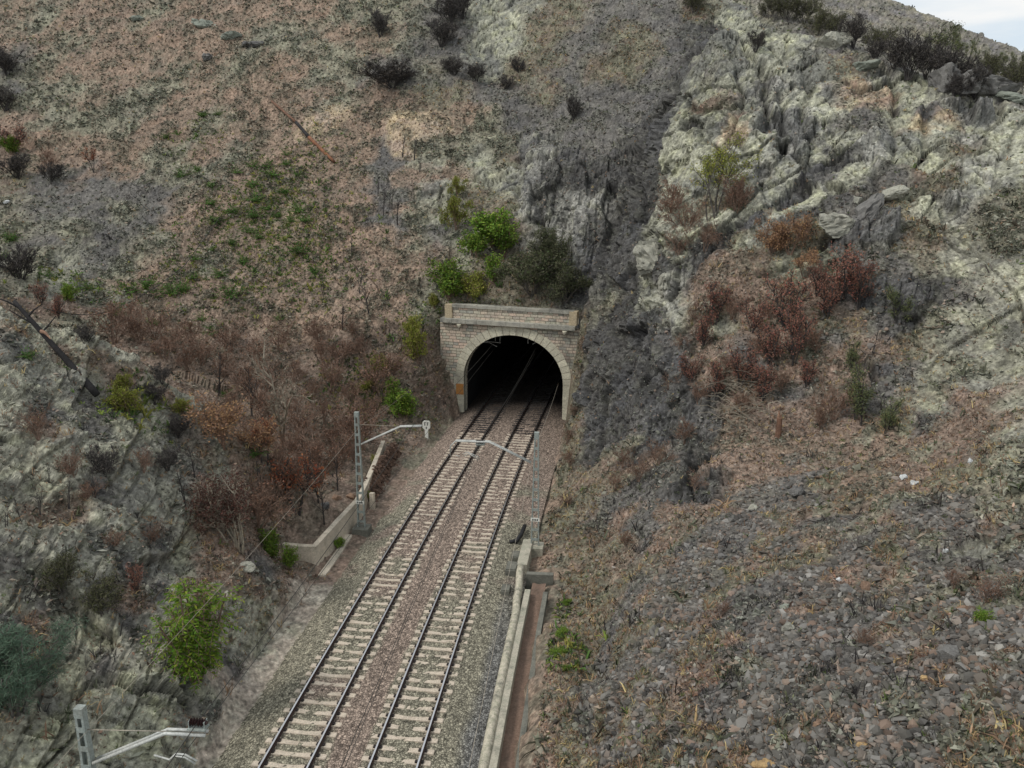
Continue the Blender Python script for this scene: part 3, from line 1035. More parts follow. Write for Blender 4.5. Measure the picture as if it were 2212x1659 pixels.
def make_track(ac, label):
    root = empty('railway_track', tk(ac, 40), label, 'railway track', 'pair of parallel railway tracks')
    inv = Matrix.Translation(-root.location)
    for s in (-0.87, 0.87):
        mb = MB()
        secs = []
        prof_ = [(-0.07, -0.165), (-0.07, -0.15), (-0.012, -0.13), (-0.012, -0.045), (-0.036, -0.035), (-0.036, -0.006), (-0.03, 0.0), (0.03, 0.0), (0.036, -0.006), (0.036, -0.035), (0.012, -0.045), (0.012, -0.13), (0.07, -0.15), (0.07, -0.165)]
        for b in np.arange(12, B0 + 46, 1.5):
            secs.append([tk(ac + s + q[0], b, q[1]) - root.location for q in prof_])
        mb.sweep(secs, True, 0)
        n = len(prof_)
        for i, f in enumerate(mb.f):
            if len(f) == 4 and i < (len(secs) - 1) * n and (i % n) in (5, 6, 7):
                mb.mi[i] = 1
        mb.build('rail', [M_RAIL, M_HEAD], root)
    rest = MB()
    for k in range(142):
        b = 18.3 + 0.6 * k + random.uniform(-0.02, 0.02)
        p = tk(ac + random.uniform(-0.015, 0.015), b) - root.location
        p.z += random.uniform(-0.012, 0.008)
        th = -tk_ang(b) + random.uniform(-0.012, 0.012)
        if k < 99:
            dk = b > 62.6
            o = link('sleeper', SLD if dk else SL, root)
            if dk:
                o['label'] = 'dark sooty timber sleeper at the tunnel mouth'
            o.location = p
            o.rotation_euler = (0, 0, th)
        else:
            M = Matrix.Translation(p) @ Matrix.Rotation(th, 4, 'Z')
            n0 = len(rest.v)
            rest.v += [tuple(M @ v.co) for v in SLD.vertices]
            rest.f += [tuple(n0 + i for i in pl.vertices) for pl in SLD.polygons]
            rest.mi += [pl.material_index for pl in SLD.polygons]
    rest.build('sleeper', [M_WOODSL, M_FAST], root, kind='stuff')
    return root


make_track(-SEP / 2, 'left hand track of rusty rails on pale concrete sleepers, beside the concrete retaining wall')
make_track(SEP / 2, 'right hand track of rusty rails on pale concrete sleepers, beside the concrete drain')


# ------------------------------------------------------------------ tunnel portal
def mat_masonry():
    m, t, b = new_mat('coursed_stone')
    tcn = nd(t, 'ShaderNodeTexCoord')
    sep = nd(t, 'ShaderNodeSeparateXYZ')
    cmb = nd(t, 'ShaderNodeCombineXYZ')
    t.links.new(tcn.outputs['Object'], sep.inputs[0])
    t.links.new(sep.outputs['X'], cmb.inputs['X'])
    t.links.new(sep.outputs['Z'], cmb.inputs['Y'])
    br = nd(t, 'ShaderNodeTexBrick', Scale=1.0)
    br.inputs['Mortar Size'].default_value = 0.018
    br.inputs['Brick Width'].default_value = 0.66
    br.inputs['Row Height'].default_value = 0.27
    br.inputs['Color1'].default_value = (0, 0, 0, 1)
    br.inputs['Color2'].default_value = (1, 1, 1, 1)
    br.inputs['Mortar'].default_value = (0.5, 0.5, 0.5, 1)
    br.offset_frequency = 2
    br.squash, br.squash_frequency = 0.7, 3
    nw = nd(t, 'ShaderNodeTexNoise', Scale=1.7, Detail=2.0)
    t.links.new(tcn.outputs['Object'], nw.inputs['Vector'])
    wv = nd(t, 'ShaderNodeVectorMath', _operation='MULTIPLY_ADD')
    wv.inputs[1].default_value = (0.16, 0.09, 0)
    t.links.new(nw.outputs['Color'], wv.inputs[0])
    t.links.new(cmb.outputs[0], wv.inputs[2])
    t.links.new(wv.outputs[0], br.inputs['Vector'])
    r1 = nd(t, 'ShaderNodeValToRGB')
    e = r1.color_ramp.elements
    e[0].position, e[0].color = 0.0, (*srgb(200, 178, 160), 1)
    e[1].position, e[1].color = 1.0, (*srgb(172, 170, 150), 1)
    for p, c in ((0.3, srgb(190, 178, 158)), (0.5, srgb(178, 174, 156)), (0.7, srgb(184, 168, 152)), (0.85, srgb(154, 152, 142))):
        q = e.new(p)
        q.color = (*c, 1)
    t.links.new(br.outputs['Color'], r1.inputs['Fac'])
    n2 = nd(t, 'ShaderNodeTexNoise', Scale=0.55, Detail=6.0, Roughness=0.65)
    t.links.new(tcn.outputs['Object'], n2.inputs['Vector'])
    # grime noise, with the stones darker towards the cliff on the right
    gr = nd(t, 'ShaderNodeMapRange')
    gr.inputs[1].default_value, gr.inputs[2].default_value, gr.inputs[3].default_value, gr.inputs[4].default_value = -1.0, 6.5, -0.12, 0.16
    t.links.new(sep.outputs['X'], gr.inputs[0])
    ad = nd(t, 'ShaderNodeMath', _operation='ADD')
    t.links.new(n2.outputs['Fac'], ad.inputs[0])
    t.links.new(gr.outputs[0], ad.inputs[1])
    r2 = nd(t, 'ShaderNodeMapRange')
    r2.inputs[1].default_value, r2.inputs[2].default_value, r2.inputs[3].default_value, r2.inputs[4].default_value = 0.5, 0.72, 0.0, 0.75
    t.links.new(ad.outputs[0], r2.inputs[0])
    mxn = nd(t, 'ShaderNodeMix', _data_type='RGBA')
    mxn.inputs[7].default_value = (*srgb(84, 84, 80), 1)
    t.links.new(r2.outputs[0], mxn.inputs[0])
    t.links.new(r1.outputs['Color'], mxn.inputs[6])
    mor = nd(t, 'ShaderNodeMix', _data_type='RGBA')
    mor.inputs[7].default_value = (*srgb(86, 76, 68), 1)
    t.links.new(br.outputs['Fac'], mor.inputs[0])
    t.links.new(mxn.outputs[2], mor.inputs[6])
    n3 = nd(t, 'ShaderNodeTexNoise', Scale=9.0, Detail=4.0)
    t.links.new(tcn.outputs['Object'], n3.inputs['Vector'])
    r3 = nd(t, 'ShaderNodeMapRange')
    r3.inputs[1].default_value, r3.inputs[2].default_value, r3.inputs[3].default_value, r3.inputs[4].default_value = 0.3, 0.7, 0.7, 1.3
    t.links.new(n3.outputs['Fac'], r3.inputs[0])
    vm = nd(t, 'ShaderNodeVectorMath', _operation='SCALE')
    t.links.new(mor.outputs[2], vm.inputs[0])
    t.links.new(r3.outputs[0], vm.inputs['Scale'])
    t.links.new(vm.outputs[0], b.inputs['Base Color'])
    b.inputs['Roughness'].default_value = 0.95
    bp = nd(t, 'ShaderNodeBump', Strength=0.8, Distance=0.03)
    inv = nd(t, 'ShaderNodeMath', _operation='SUBTRACT')
    inv.inputs[0].default_value = 1.0
    t.links.new(br.outputs['Fac'], inv.inputs[1])
    t.links.new(inv.outputs[0], bp.inputs['Height'])
    t.links.new(bp.outputs[0], b.inputs['Normal'])
    return m


M_MASON = mat_masonry()
M_VOUS = mat_stony('arch_stone', srgb(196, 191, 170), srgb(182, 176, 158), srgb(120, 116, 108), 1.2, dirt_amt=0.45, island=0.13, fine=9)
M_COPE = mat_stony('grimy_coping', srgb(172, 168, 154), srgb(140, 138, 130), srgb(84, 82, 80), 1.6, dirt_amt=0.75, island=0.1)
M_YEL = mat_stony('ochre_stone', srgb(180, 164, 134), srgb(168, 154, 130), srgb(140, 124, 104), 1.4, dirt_amt=0.4, fine=9)

pr = empty('tunnel_portal', port(0, 0, 0), 'stone tunnel portal with a wide pale arch over both tracks', 'tunnel portal', rz=-PTH)
HW, SPR, RISE = 4.65, 2.7, 4.2             # opening: half width, springing, rise


def arch(k, n, grow=0.0):
    th = math.pi * k / n
    return (-(HW + grow) * math.cos(th), SPR + (RISE + grow) * math.sin(th))


# face wall with the opening, 0.9 m thick
mb = MB()
NA = 48
WX, WT = 6.9, 7.72
for y in (0.0, 0.9):
    prev = None
    inner_ = [(-HW, -0.9)] + [arch(k, NA) for k in range(NA + 1)] + [(HW, -0.9)]
    outer_ = []
    for (x, z) in inner_:
        if z < SPR:
            outer_.append((-WX if x < 0 else WX, z))
        else:
            dx, dz = x, max(z - SPR, 1e-6)
            sc = min(WX / max(abs(dx), 1e-6), (WT - SPR) / dz)
            outer_.append((dx * sc, SPR + dz * sc))
    for k in range(len(inner_) - 1):
        q = [inner_[k], outer_[k], outer_[k + 1], inner_[k + 1]]
        vsx = [(p[0], y, p[1]) for p in q]
        mb.add(vsx, [(0, 1, 2, 3)])
        a0, a1 = outer_[k], outer_[k + 1]
        if abs(a0[0]) >= WX - 1e-6 and a1[1] >= WT - 1e-6 and a0[1] < WT - 1e-6:
            mb.add([(a0[0], y, a0[1]), (a0[0], y, WT), (a1[0], y, WT)], [(0, 1, 2)])
        if a0[1] >= WT - 1e-6 and abs(a1[0]) >= WX - 1e-6 and a1[1] < WT - 1e-6:
            mb.add([(a0[0], y, WT), (a1[0], y, WT), (a1[0], y, a1[1])], [(0, 1, 2)])
mb.build('face_wall', M_MASON, pr)
# arch ring and jambs
mb = MB()
NVs = 25


def wedge(p, q, r, s, y0, y1):
    mb.add([(p[0], y0, p[1]), (q[0], y0, q[1]), (r[0], y0, r[1]), (s[0], y0, s[1]), (p[0], y1, p[1]), (q[0], y1, q[1]), (r[0], y1, r[1]), (s[0], y1, s[1])],
           [(0, 1, 2, 3), (4, 7, 6, 5), (0, 4, 5, 1), (1, 5, 6, 2), (2, 6, 7, 3), (3, 7, 4, 0)])


for k in range(NVs):
    g = 0.035
    ks = [k + g, k + 1 - g]
    p, s = arch(ks[0], NVs, 0.004), arch(ks[1], NVs, 0.004)
    dpt = 0.82 + random.uniform(-0.03, 0.03)
    q, r = arch(ks[0], NVs, dpt), arch(ks[1], NVs, dpt)
    wedge(p, q, r, s, -0.06 - random.uniform(0, 0.03), 0.7)
for sx in (-1, 1):
    z = -0.7
    while z < SPR - 0.1:
        h = min(random.uniform(0.55, 0.8), SPR - z)
        wd = random.choice((0.75, 0.95))
        x0, x1 = sx * (HW + 0.004), sx * (HW + wd)
        wedge((x0, z + 0.01), (x1, z + 0.01), (x1, z + h - 0.012), (x0, z + h - 0.012), -0.05 - random.uniform(0, 0.02), 0.7)
        z += h
mb.build('arch_ring', M_VOUS, pr, bevel=0.015)
# cornice, parapet, coping, end blocks
mb = MB()
x = -6.75
while x < 5.2:
    L = random.uniform(1.0, 1.4)
    dz = random.uniform(-0.015, 0.015)
    mb.box((x + L / 2, 0.1, 7.92 + dz), (L / 2 - 0.006, 0, 0), (0, 0.52, 0), (0, 0, 0.2))
    mb.box((x + L / 2, 0.1, 7.78 + dz), (L / 2 - 0.006, 0, 0), (0, 0.4, 0), (0, 0, 0.062))
    x += L
mb.build('cornice', M_COPE, pr, bevel=0.02)
mb = MB()
mb.box((-0.35, 0.35, 8.6), (5.6, 0, 0), (0, 0.3, 0), (0, 0, 0.48))
mb.build('parapet_wall', M_MASON, pr)
mb = MB()
x = -5.75
while x < 4.6:
    L = random.uniform(0.9, 1.5)
    mb.box((x + L / 2, 0.36, 9.22 + random.uniform(-0.015, 0.015)), (L / 2 - 0.006, 0, 0), (0, 0.42, 0), (0, 0, 0.14))
    x += L
mb.build('coping', M_COPE, pr, bevel=0.02)
for x in (-6.05, 5.4):
    mb = MB()
    mb.box((x, 0.3, 8.72), (0.34, 0, 0), (0, 0.42, 0), (0, 0, 0.6))
    mb.build('end_block', M_YEL, pr, bevel=0.02)
for x in (-4.95, 4.75):
    mb = MB()
    mb.tube([(x, 0.1, 7.5), (x, -0.35, 7.5), (x, -0.5, 7.46)], [0.15, 0.17, 0.13], 8)
    mb.box((x, -0.15, 7.62), (0.2, 0, 0), (0, 0.25, 0), (0, 0, 0.05))
    mb.build('stone_spout', M_VOUS, pr, bevel=0.01)
mb = MB()
mb.box((-5.02, -0.1, 1.55), (0.36, 0, 0), (0, 0.02, 0), (0, 0, 0.5))
for zz in (1.15, 1.95):
    mb.box((-5.02, -0.1, zz), (0.37, 0, 0), (0, 0.03, 0), (0, 0, 0.03))
mb.build('orange_panel', M_ORANGE, pr)
# the bore
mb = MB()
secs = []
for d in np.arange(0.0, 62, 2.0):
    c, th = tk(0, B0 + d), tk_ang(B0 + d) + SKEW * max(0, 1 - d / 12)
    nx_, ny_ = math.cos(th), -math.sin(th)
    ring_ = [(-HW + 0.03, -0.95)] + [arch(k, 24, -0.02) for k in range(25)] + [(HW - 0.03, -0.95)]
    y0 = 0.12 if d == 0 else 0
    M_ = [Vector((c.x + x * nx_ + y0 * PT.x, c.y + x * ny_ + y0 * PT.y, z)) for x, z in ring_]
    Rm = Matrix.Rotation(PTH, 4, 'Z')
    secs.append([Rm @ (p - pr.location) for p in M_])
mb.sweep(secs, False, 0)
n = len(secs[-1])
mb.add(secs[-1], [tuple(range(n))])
mb.build('lining', M_LINING_SHADE, pr)


# ------------------------------------------------------------------ walls and drain by the line
def strip(name, path, wl, wr, mat, parent=None, bevel=0.02, jit=0.0, **props):
    """wall along the line: path of (a, b, z0, z1), from wl left to wr right of it"""
    mb = MB()
    secs = []
    for (a, b, z0, z1) in path:
        j = random.uniform(-jit, jit)
        secs.append([tk(a + wl, b, z0), tk(a + wl, b, z1 + j), tk(a + wr, b, z1 + j * 0.6), tk(a + wr, b, z0)])
    mb.sweep(secs, True, 0)
    return mb.build(name, mat, parent, bevel=bevel, **props)


rw = empty('retaining_wall', tk(-6.55, 39, -0.6), 'low stained concrete retaining wall beside the left track, with a return at its near corner', 'retaining wall')
mb = MB()
path = [(-6.55, 39.0), (-6.4, 42.5), (-6.25, 45.6), (-6.55, 48), (-6.9, 50.2), (-7.3, 52.6), (-7.75, 55.2), (-8.1, 57)]
secs = []
for i, (a, b) in enumerate(path):
    h = 0.78 + random.uniform(-0.03, 0.03)
    secs.append([p - rw.location for p in (tk(a - 0.16, b, -0.9), tk(a - 0.16, b, h), tk(a + 0.16, b, h), tk(a + 0.2, b, -0.9))])
mb.sweep(secs, True)
mb.build('wall', M_CONC_PINK, rw, bevel=0.02)
mb = MB()
secs = []
for (a, b) in [(-6.68, 39.16), (-7.5, 39.2), (-8.4, 39.3)]:
    secs.append([p - rw.location for p in (tk(a, b - 0.15, -0.9), tk(a, b - 0.15, 0.76), tk(a, b + 0.15, 0.76), tk(a, b + 0.15, -0.9))])
mb.sweep(secs, True)
mb.build('return_wall', M_CONC_PINK, rw, bevel=0.02)
strip('concrete_footing', [(-5.85, 38.2, -0.9, -0.48), (-5.9, 41, -0.9, -0.5), (-6.0, 43.2, -0.9, -0.47)], -0.22, 0.2, M_CONC_PINK, jit=0.04,
      label='broken pale concrete footing lying along the foot of the retaining wall', category='footing')
strip('concrete_post', [(-5.86, 47.2, -0.8, 0.55), (-5.86, 47.5, -0.8, 0.5)], -0.15, 0.15, M_CONC_PINK,
      label='stubby pale concrete post at the foot of the dark rubble bank', category='post')

dr = empty('drainage_channel', tk(6, 30, 0), 'open concrete drainage channel with a brown muddy floor beside the right track', 'drain')


def dstrip(name, path, wl, wr, mat, jit=0.0):
    o = strip(name, path, wl, wr, mat, dr, 0.015, jit)
    o.matrix_parent_inverse = Matrix.Translation(-dr.location)
    return o


dstrip('near_wall', [(5.58, b, -1.1, 0.02) for b in np.arange(16, 38.4, 1.6)], -0.15, 0.15, M_CONC, 0.02)
dstrip('far_wall', [(6.49, b, -1.1, -0.02 + 0.06 * math.sin(b)) for b in np.arange(16, 38.4, 1.6)], -0.11, 0.13, M_CONC_DARK, 0.03)
dstrip('end_wall', [(6.03, 38.3, -1.1, 0.06), (6.03, 38.62, -1.1, 0.06)], -0.7, 0.75, M_CONC_DARK)
mb = MB()
secs = []
for b in np.arange(16, 38.4, 0.4):
    secs.append([tk(5.70 + 0.72 * k / 6, b, -0.48 + 0.03 * math.sin(b * 1.7 + k) + random.uniform(-0.015, 0.02) + (0.22 * max(0, (b - 35.5) / 3))) - dr.location for k in range(7)])
mb.sweep(secs, False)
mb.build('muddy_floor', M_FLOOR, dr, smooth=True)

mb = MB()
secs = []
for i, b in enumerate(np.arange(16, 39.3, 0.55)):
    a = 5.24 if b < 34.5 else 5.24 - 0.12 * sstep(34.5, 36, b) + (0.0 if b < 37 else 0.0)
    a -= 0.18 * float(sstep(36.5, 39, b))
    secs.append([tk(a + 0.2 * math.cos(t_), b, -0.02 + 0.2 * math.sin(t_) + (0.06 if b > 37 else 0)) for t_ in np.linspace(0, 2 * math.pi, 13)[:-1]])
mb.sweep(secs, True)
mb.build('concrete_pipe', M_PIPE, smooth=True, label='long pale lichen spotted pipe lying along the drainage channel', category='pipe')
mb = MB()
mb.sweep([[tk(4.95 + dx, b, z) for dx, z in ((-0.32, -0.8), (-0.28, 0.0), (0.30, 0.02), (0.34, -0.8))] for b in (39.45, 41.0, 42.6)])
mb.build('concrete_slab', M_CONC, bevel=0.02, label='pale concrete slab between the end of the drain and the mast', category='slab')
for a, b, hx, hy, z, lab in ((4.42, 39.3, 0.3, 0.5, -0.02, 'square grey concrete cable pit beside the end of the pale pipe'), (4.38, 37.2, 0.24, 0.35, -0.18, 'low grey concrete cable pit half sunk in ballast beside the pipe'), (4.45, 40.9, 0.25, 0.4, -0.12, 'flat concrete pit cover at the foot of the slab by the mast')):
    e = empty('cable_pit', tk(a, b, z), lab, 'cable pit', 'concrete cable pits beside the right track', -tk_ang(b))
    mb = MB()
    mb.box((0, 0, -0.35), (hx, 0, 0), (0, hy, 0), (0, 0, 0.33))
    mb.build('pit_wall', M_CONC_DARK, e, bevel=0.02)
    mb = MB()
    mb.box((0, 0, 0.01), (hx * 0.9, 0, 0), (0, hy * 0.9, 0), (0, 0, 0.028))
    mb.build('lid', M_CONC_DARK, e, bevel=0.01)
mb = MB()
mb.tube([tk(4.5, 44.6, -0.1), tk(4.42, 43.4, -0.15), tk(4.2, 42.6, -0.2)], 0.13, 10)
mb.tube([tk(4.2, 42.75, -0.2), tk(3.85, 42.6, -0.22)], 0.11, 10)
mb.build('drain_pipe', M_BLACK, smooth=True, label='short black plastic pipe lying against the foot of the mast beside the drain', category='pipe')


# ------------------------------------------------------------------ catenary masts
def on_plane(u, v, P0, nrm):
    a, b = ray(u, v)
    d = Vector((a, 1, b))
    o = Vector((0, 0, CAM_H))
    return o + d * ((P0 - o).dot(nrm) / d.dot(nrm))


def make_mast(a, b, h, zb, arms, label, arm_side, conc, plates=True):
    base = tk(a, b, zb)
    th = tk_ang(b)
    T, Nn = Vector((math.sin(th), math.cos(th), 0)), Vector((math.cos(th), -math.sin(th), 0))
    root = empty('catenary_mast', base, label, 'mast', 'catenary masts beside the tracks')
    Z = Vector((0, 0, 1))
    w0, w1 = 0.25, 0.12                      # half width across the line, foot and top
    dpt = 0.1
    mb = MB()
    def hw(z):
        return w0 + (w1 - w0) * z / h
    for s in (-1, 1):
        secs = []
        for z in np.linspace(0, h, 9):
            c = Nn * (s * hw(z)) + Z * z
            fl = 0.016
            secs.append([c + T * dpt, c + T * dpt - Nn * s * 0.07, c + T * (dpt - fl) - Nn * s * 0.07, c + T * (dpt - fl) - Nn * s * fl,
                         c - T * (dpt - fl) - Nn * s * fl, c - T * (dpt - fl) - Nn * s * 0.07, c - T * dpt - Nn * s * 0.07, c - T * dpt])
        mb.sweep(secs, True)
    mb.build('channel', M_GALV, root)
    z = 0.5
    while z < h - 0.05:
        mb = MB()
        mb.box(Z * z - T * (dpt + 0.006), Nn * hw(z), T * 0.005, Z * 0.085)
        mb.build('batten', M_GALV, root)
        z += 0.62
    mb = MB()
    mb.box(Z * (h - 0.14), Nn * (w1 + 0.012), T * (dpt + 0.012), Z * 0.15)
    mb.build('cap', M_GALV, root)
    mb = MB()
    mb.box(Z * -0.25, Nn * 0.5, T * 0.45, Z * 0.35)
    mb.build('foundation', conc, root, bevel=0.02)
    if plates:
        mb = MB()
        mb.box(Z * 1.75 - T * (dpt + 0.03), Nn * 0.26, T * 0.008, Z * 0.11)
        pl = mb.build('number_plate', M_WHITE, root)
        mb = MB()
        for k in range(3):
            mb.box(Z * 1.75 - T * (dpt + 0.045) + Nn * (-0.13 + 0.13 * k), Nn * 0.035, T * 0.004, Z * 0.05)
        mb.build('number', M_LETTER, pl)
    return root, T, Nn


def rel(root, pts_):
    return [p - root.location for p in pts_]


def arm_tube(root, name, pts_, r, mat, n=8):
    mb = MB()
    mb.tube(rel(root, pts_), r, n)
    return mb.build(name, mat, root, smooth=True)


def insulator(root, P, Nn, T):
    """clamp and ribbed insulator that sits on the arm"""
    mb = MB()
    c = P - root.location
    for k in range(6):
        mb.tube([c + Nn * (-0.20 + k * 0.08), c + Nn * (-0.165 + k * 0.08)], [0.12, 0.065], 10)
    mb.tube([c - Nn * 0.28, c + Nn * 0.28], 0.045, 8)
    o = mb.build('insulator', M_INSUL, root, smooth=False)
    mb = MB()
    mb.box(c - Vector((0, 0, 0.16)), Nn * 0.26, T * 0.14, Vector((0, 0, 0.02)))
    for s in (-1, 1):
        mb.box(c + Nn * s * 0.22 - Vector((0, 0, 0.05)), Nn * 0.012, T * 0.1, Vector((0, 0, 0.12)))
    mb.build('clamp', M_GALV, o)


def build_arm(root, T, Nn, P0, attach, knee, tip, ins, extra=(), steady=(), stay=None):
    f = lambda uv: on_plane(uv[0], uv[1], P0, T)
    A, K, E_ = f(attach), f(knee), f(tip)
    up = Vector((0, 0, 0.09))
    off = T * 0.085
    ext = [f(q) for q in extra]
    for s in (-1, 1):
        arm_tube(root, 'arm_tube', [A + off * s, K + off * s, E_ + off * s], 0.05, M_TUBE)
    if len(ext) > 1:
        arm_tube(root, 'drop_tube', ext, 0.035, M_TUBE)
    I = None
    if ins:
        I = f(ins) + Vector((0, 0, 0.12))
        insulator(root, I, Nn, T)
    for st in steady:
        arm_tube(root, 'steady_arm', [f(q) for q in st], 0.028, M_TUBE, 6)
    if stay:
        arm_tube(root, 'stay_wire', [f(stay), K], 0.014, M_WIRE_P, 5)
    return A, K, E_, I


m2, T2, N2 = make_mast(-5.45, 43.9, 7.45, -0.35, None, 'grey lattice catenary mast standing by the concrete retaining wall', 1, M_CONC_DARK)
P2_ = m2.location.copy()
r2_ = build_arm(m2, T2, N2, P2_, (781, 959), (865.5, 921), (911, 920), None, stay=(777, 917))
m3_, T3, N3 = make_mast(5.4, 42.1, 7.0, -0.2, None, 'grey lattice catenary mast with a long arm reaching over both tracks', -1, M_CONC)
P3_ = m3_.location.copy()
r3_ = build_arm(m3_, T3, N3, P3_, (1147, 999), (1057, 954), (985, 952), (1037.5, 958), extra=((985, 952), (973, 963), (973, 984)),
                steady=(((1000, 981), (1010, 976.5), (1032, 986), (1036, 992)), ((1003, 985), (1012, 980), (1029, 989), (1032, 995)), ((985, 984), (993, 986))), stay=(1150, 957.5))
m1, T1, N1 = make_mast(-5.25, 18.05, 6.75, -0.4, None, 'tall greenish grey catenary mast with a ribbed insulator, cut off by the lower edge', 1, M_CONC_DARK)
P1_ = m1.location.copy()
r1_ = build_arm(m1, T1, N1, P1_, (205, 1644), (360, 1580), (447, 1584), (428, 1568), steady=(((333, 1631), (366, 1641), (380, 1628), (400, 1630), (426, 1644)), ((380, 1633), (400, 1636), (422, 1650))), stay=(189, 1576))
print('mast tops', [tuple(round(c, 2) for c in p.location) for p in (m1, m2, m3_)])


def wire(path, r, mat, label, sag=0.0, n=14, name='overhead_wire', cat='wire', group='overhead wires of the railway'):
    out = []
    for P, Q in zip(path[:-1], path[1:]):
        for k in range(n):
            s_ = k / n
            out.append(P.lerp(Q, s_) - Vector((0, 0, sag * 4 * s_ * (1 - s_))))
    out.append(path[-1])
    mb = MB()
    mb.tube(out, r, 5)
    return mb.build(name, mat, smooth=True, label=label, category=cat, group=group)


I1, E2, I3 = r1_[3], r2_[2], r3_[3]
back = lambda a, z, b=-6: tk(a, b, z)
inT = lambda a, z, d=3: tk(a, B0 + d, z)
wire([back(-SEP / 2 - 0.3, I1.z), I1, E2 - N2 * 0.5 + Vector((0, 0, 0.05)), inT(-SEP / 2, 5.9), inT(-SEP / 2, 5.9, 40)], 0.014, M_WIRE_D, 'dark messenger wire running through the ribbed insulator above the left track', 0.25)
wire([back(-SEP / 2, 5.35), tk(-SEP / 2 - 0.2, 18, 5.3), tk(-SEP / 2 + 0.2, 43.9, 5.3), inT(-SEP / 2 - 0.1, 5.2), inT(-SEP / 2, 5.2, 40)], 0.011, M_WIRE_D, 'lower dark contact wire above the left track', 0.03)
wire([back(SEP / 2, I3.z), I3, inT(SEP / 2, 5.9), inT(SEP / 2, 5.9, 40)], 0.012, M_WIRE_D, 'dark messenger wire hung from the long arm above the right track', 0.3)
wire([back(SEP / 2, 5.3), tk(SEP / 2, 42.1, 5.3), inT(SEP / 2 - 0.1, 5.2), inT(SEP / 2, 5.2, 40)], 0.011, M_WIRE_D, 'lower dark contact wire above the right track', 0.04)
wire([back(-5.6, 6.6), on_plane(189, 1578, P1_, T1), on_plane(777, 921, P2_, T2), on_plane(925, 805, port(-6.4, -0.3), PT)], 0.007, M_WIRE_P, 'pale earth wire from the left mast tops to the rock beside the portal', 0.25, cat='wire')
wire([back(5.5, 6.3, -8), on_plane(1149, 995, P3_, T3), on_plane(1164, 946, P3_, T3), on_plane(1206, 828, port(4.6, -0.3), PT)], 0.009, M_WIRE_P, 'pale earth wire from the right mast to the jamb of the tunnel', 0.2, cat='wire')
# brackets just inside the tunnel
for ac, sgn, lab in ((-SEP / 2, -1, 'pale metal wire bracket hanging in the tunnel mouth above the left track'), (SEP / 2, 1, 'pale bent tube bracket hanging in the tunnel mouth above the right track')):
    P = tk(ac, B0 + 2.2, 0)
    e = empty('tunnel_bracket', P + Vector((0, 0, 6.4)), lab, 'bracket', 'wire brackets inside the tunnel mouth', -PTH)
    if sgn < 0:
        mb = MB()
        mb.tube([(-0.2, 0, 0.32), (0.9, 0, 0.36)], 0.04, 6)
        for x in (0.0, 0.45):
            mb.tube([(x, 0, 0.34), (x - 0.02, 0, -0.55)], 0.03, 6)
        mb.build('hanger', M_TUBE, e)
        mb = MB()
        mb.tube([(-1.3, 0, -0.62), (0.5, 0, -0.66)], 0.035, 6)
        mb.tube([(-1.25, 0, -0.75), (-0.6, 0, -0.72), (0.15, 0, -1.05)], 0.03, 6)
        mb.build('steady_arm', M_TUBE, e)
    else:
        mb = MB()
        mb.tube([(-1.0, 0, -0.75), (-1.0, 0, -0.35), (-0.3, 0, 0.25), (0.5, 0, 0.3)], 0.04, 6)
        mb.build('drop_tube', M_TUBE, e)
        mb = MB()
        mb.tube([(-0.55, 0, -0.75), (-0.15, 0, -0.55), (0.1, 0, -0.52), (0.85, 0, -0.85), (0.95, 0, -1.05)], 0.035, 6)
        mb.build('steady_arm', M_TUBE, e)

# kilometre post
e = empty('distance_post', tk(-5.86, 61.3, -0.6), 'white paddle shaped distance post with black figures beside the track near the tunnel', 'marker post', rz=-tk_ang(61))
mb = MB()
mb.box((0, 0, 0.45), (0.14, 0, 0), (0, 0.09, 0), (0, 0, 0.5))
mb.build('post', M_WHITE, e, bevel=0.02)
mb = MB()
hexa = [(-0.17, 0.92), (-0.32, 1.08), (-0.32, 1.55), (-0.22, 1.66), (0.22, 1.66), (0.32, 1.55), (0.32, 1.08), (0.17, 0.92)]
mb.sweep([[(x, y, z) for x, z in hexa] for y in (-0.08, 0.08)])
hd = mb.build('head', M_WHITE, e, bevel=0.01)
mb = MB()
for x in (-0.13, 0.1):
    mb.box((x, -0.084, 1.42), (0.03, 0, 0), (0, 0.004, 0), (0, 0, 0.14))
    mb.box((x + 0.05, -0.084, 1.53), (0.05, 0, 0), (0, 0.003, 0), (0, 0, 0.025))
mb.box((0, -0.084, 1.08), (0.04, 0, 0), (0, 0.004, 0), (0, 0, 0.09))
mb.build('figures', M_LETTER, hd)


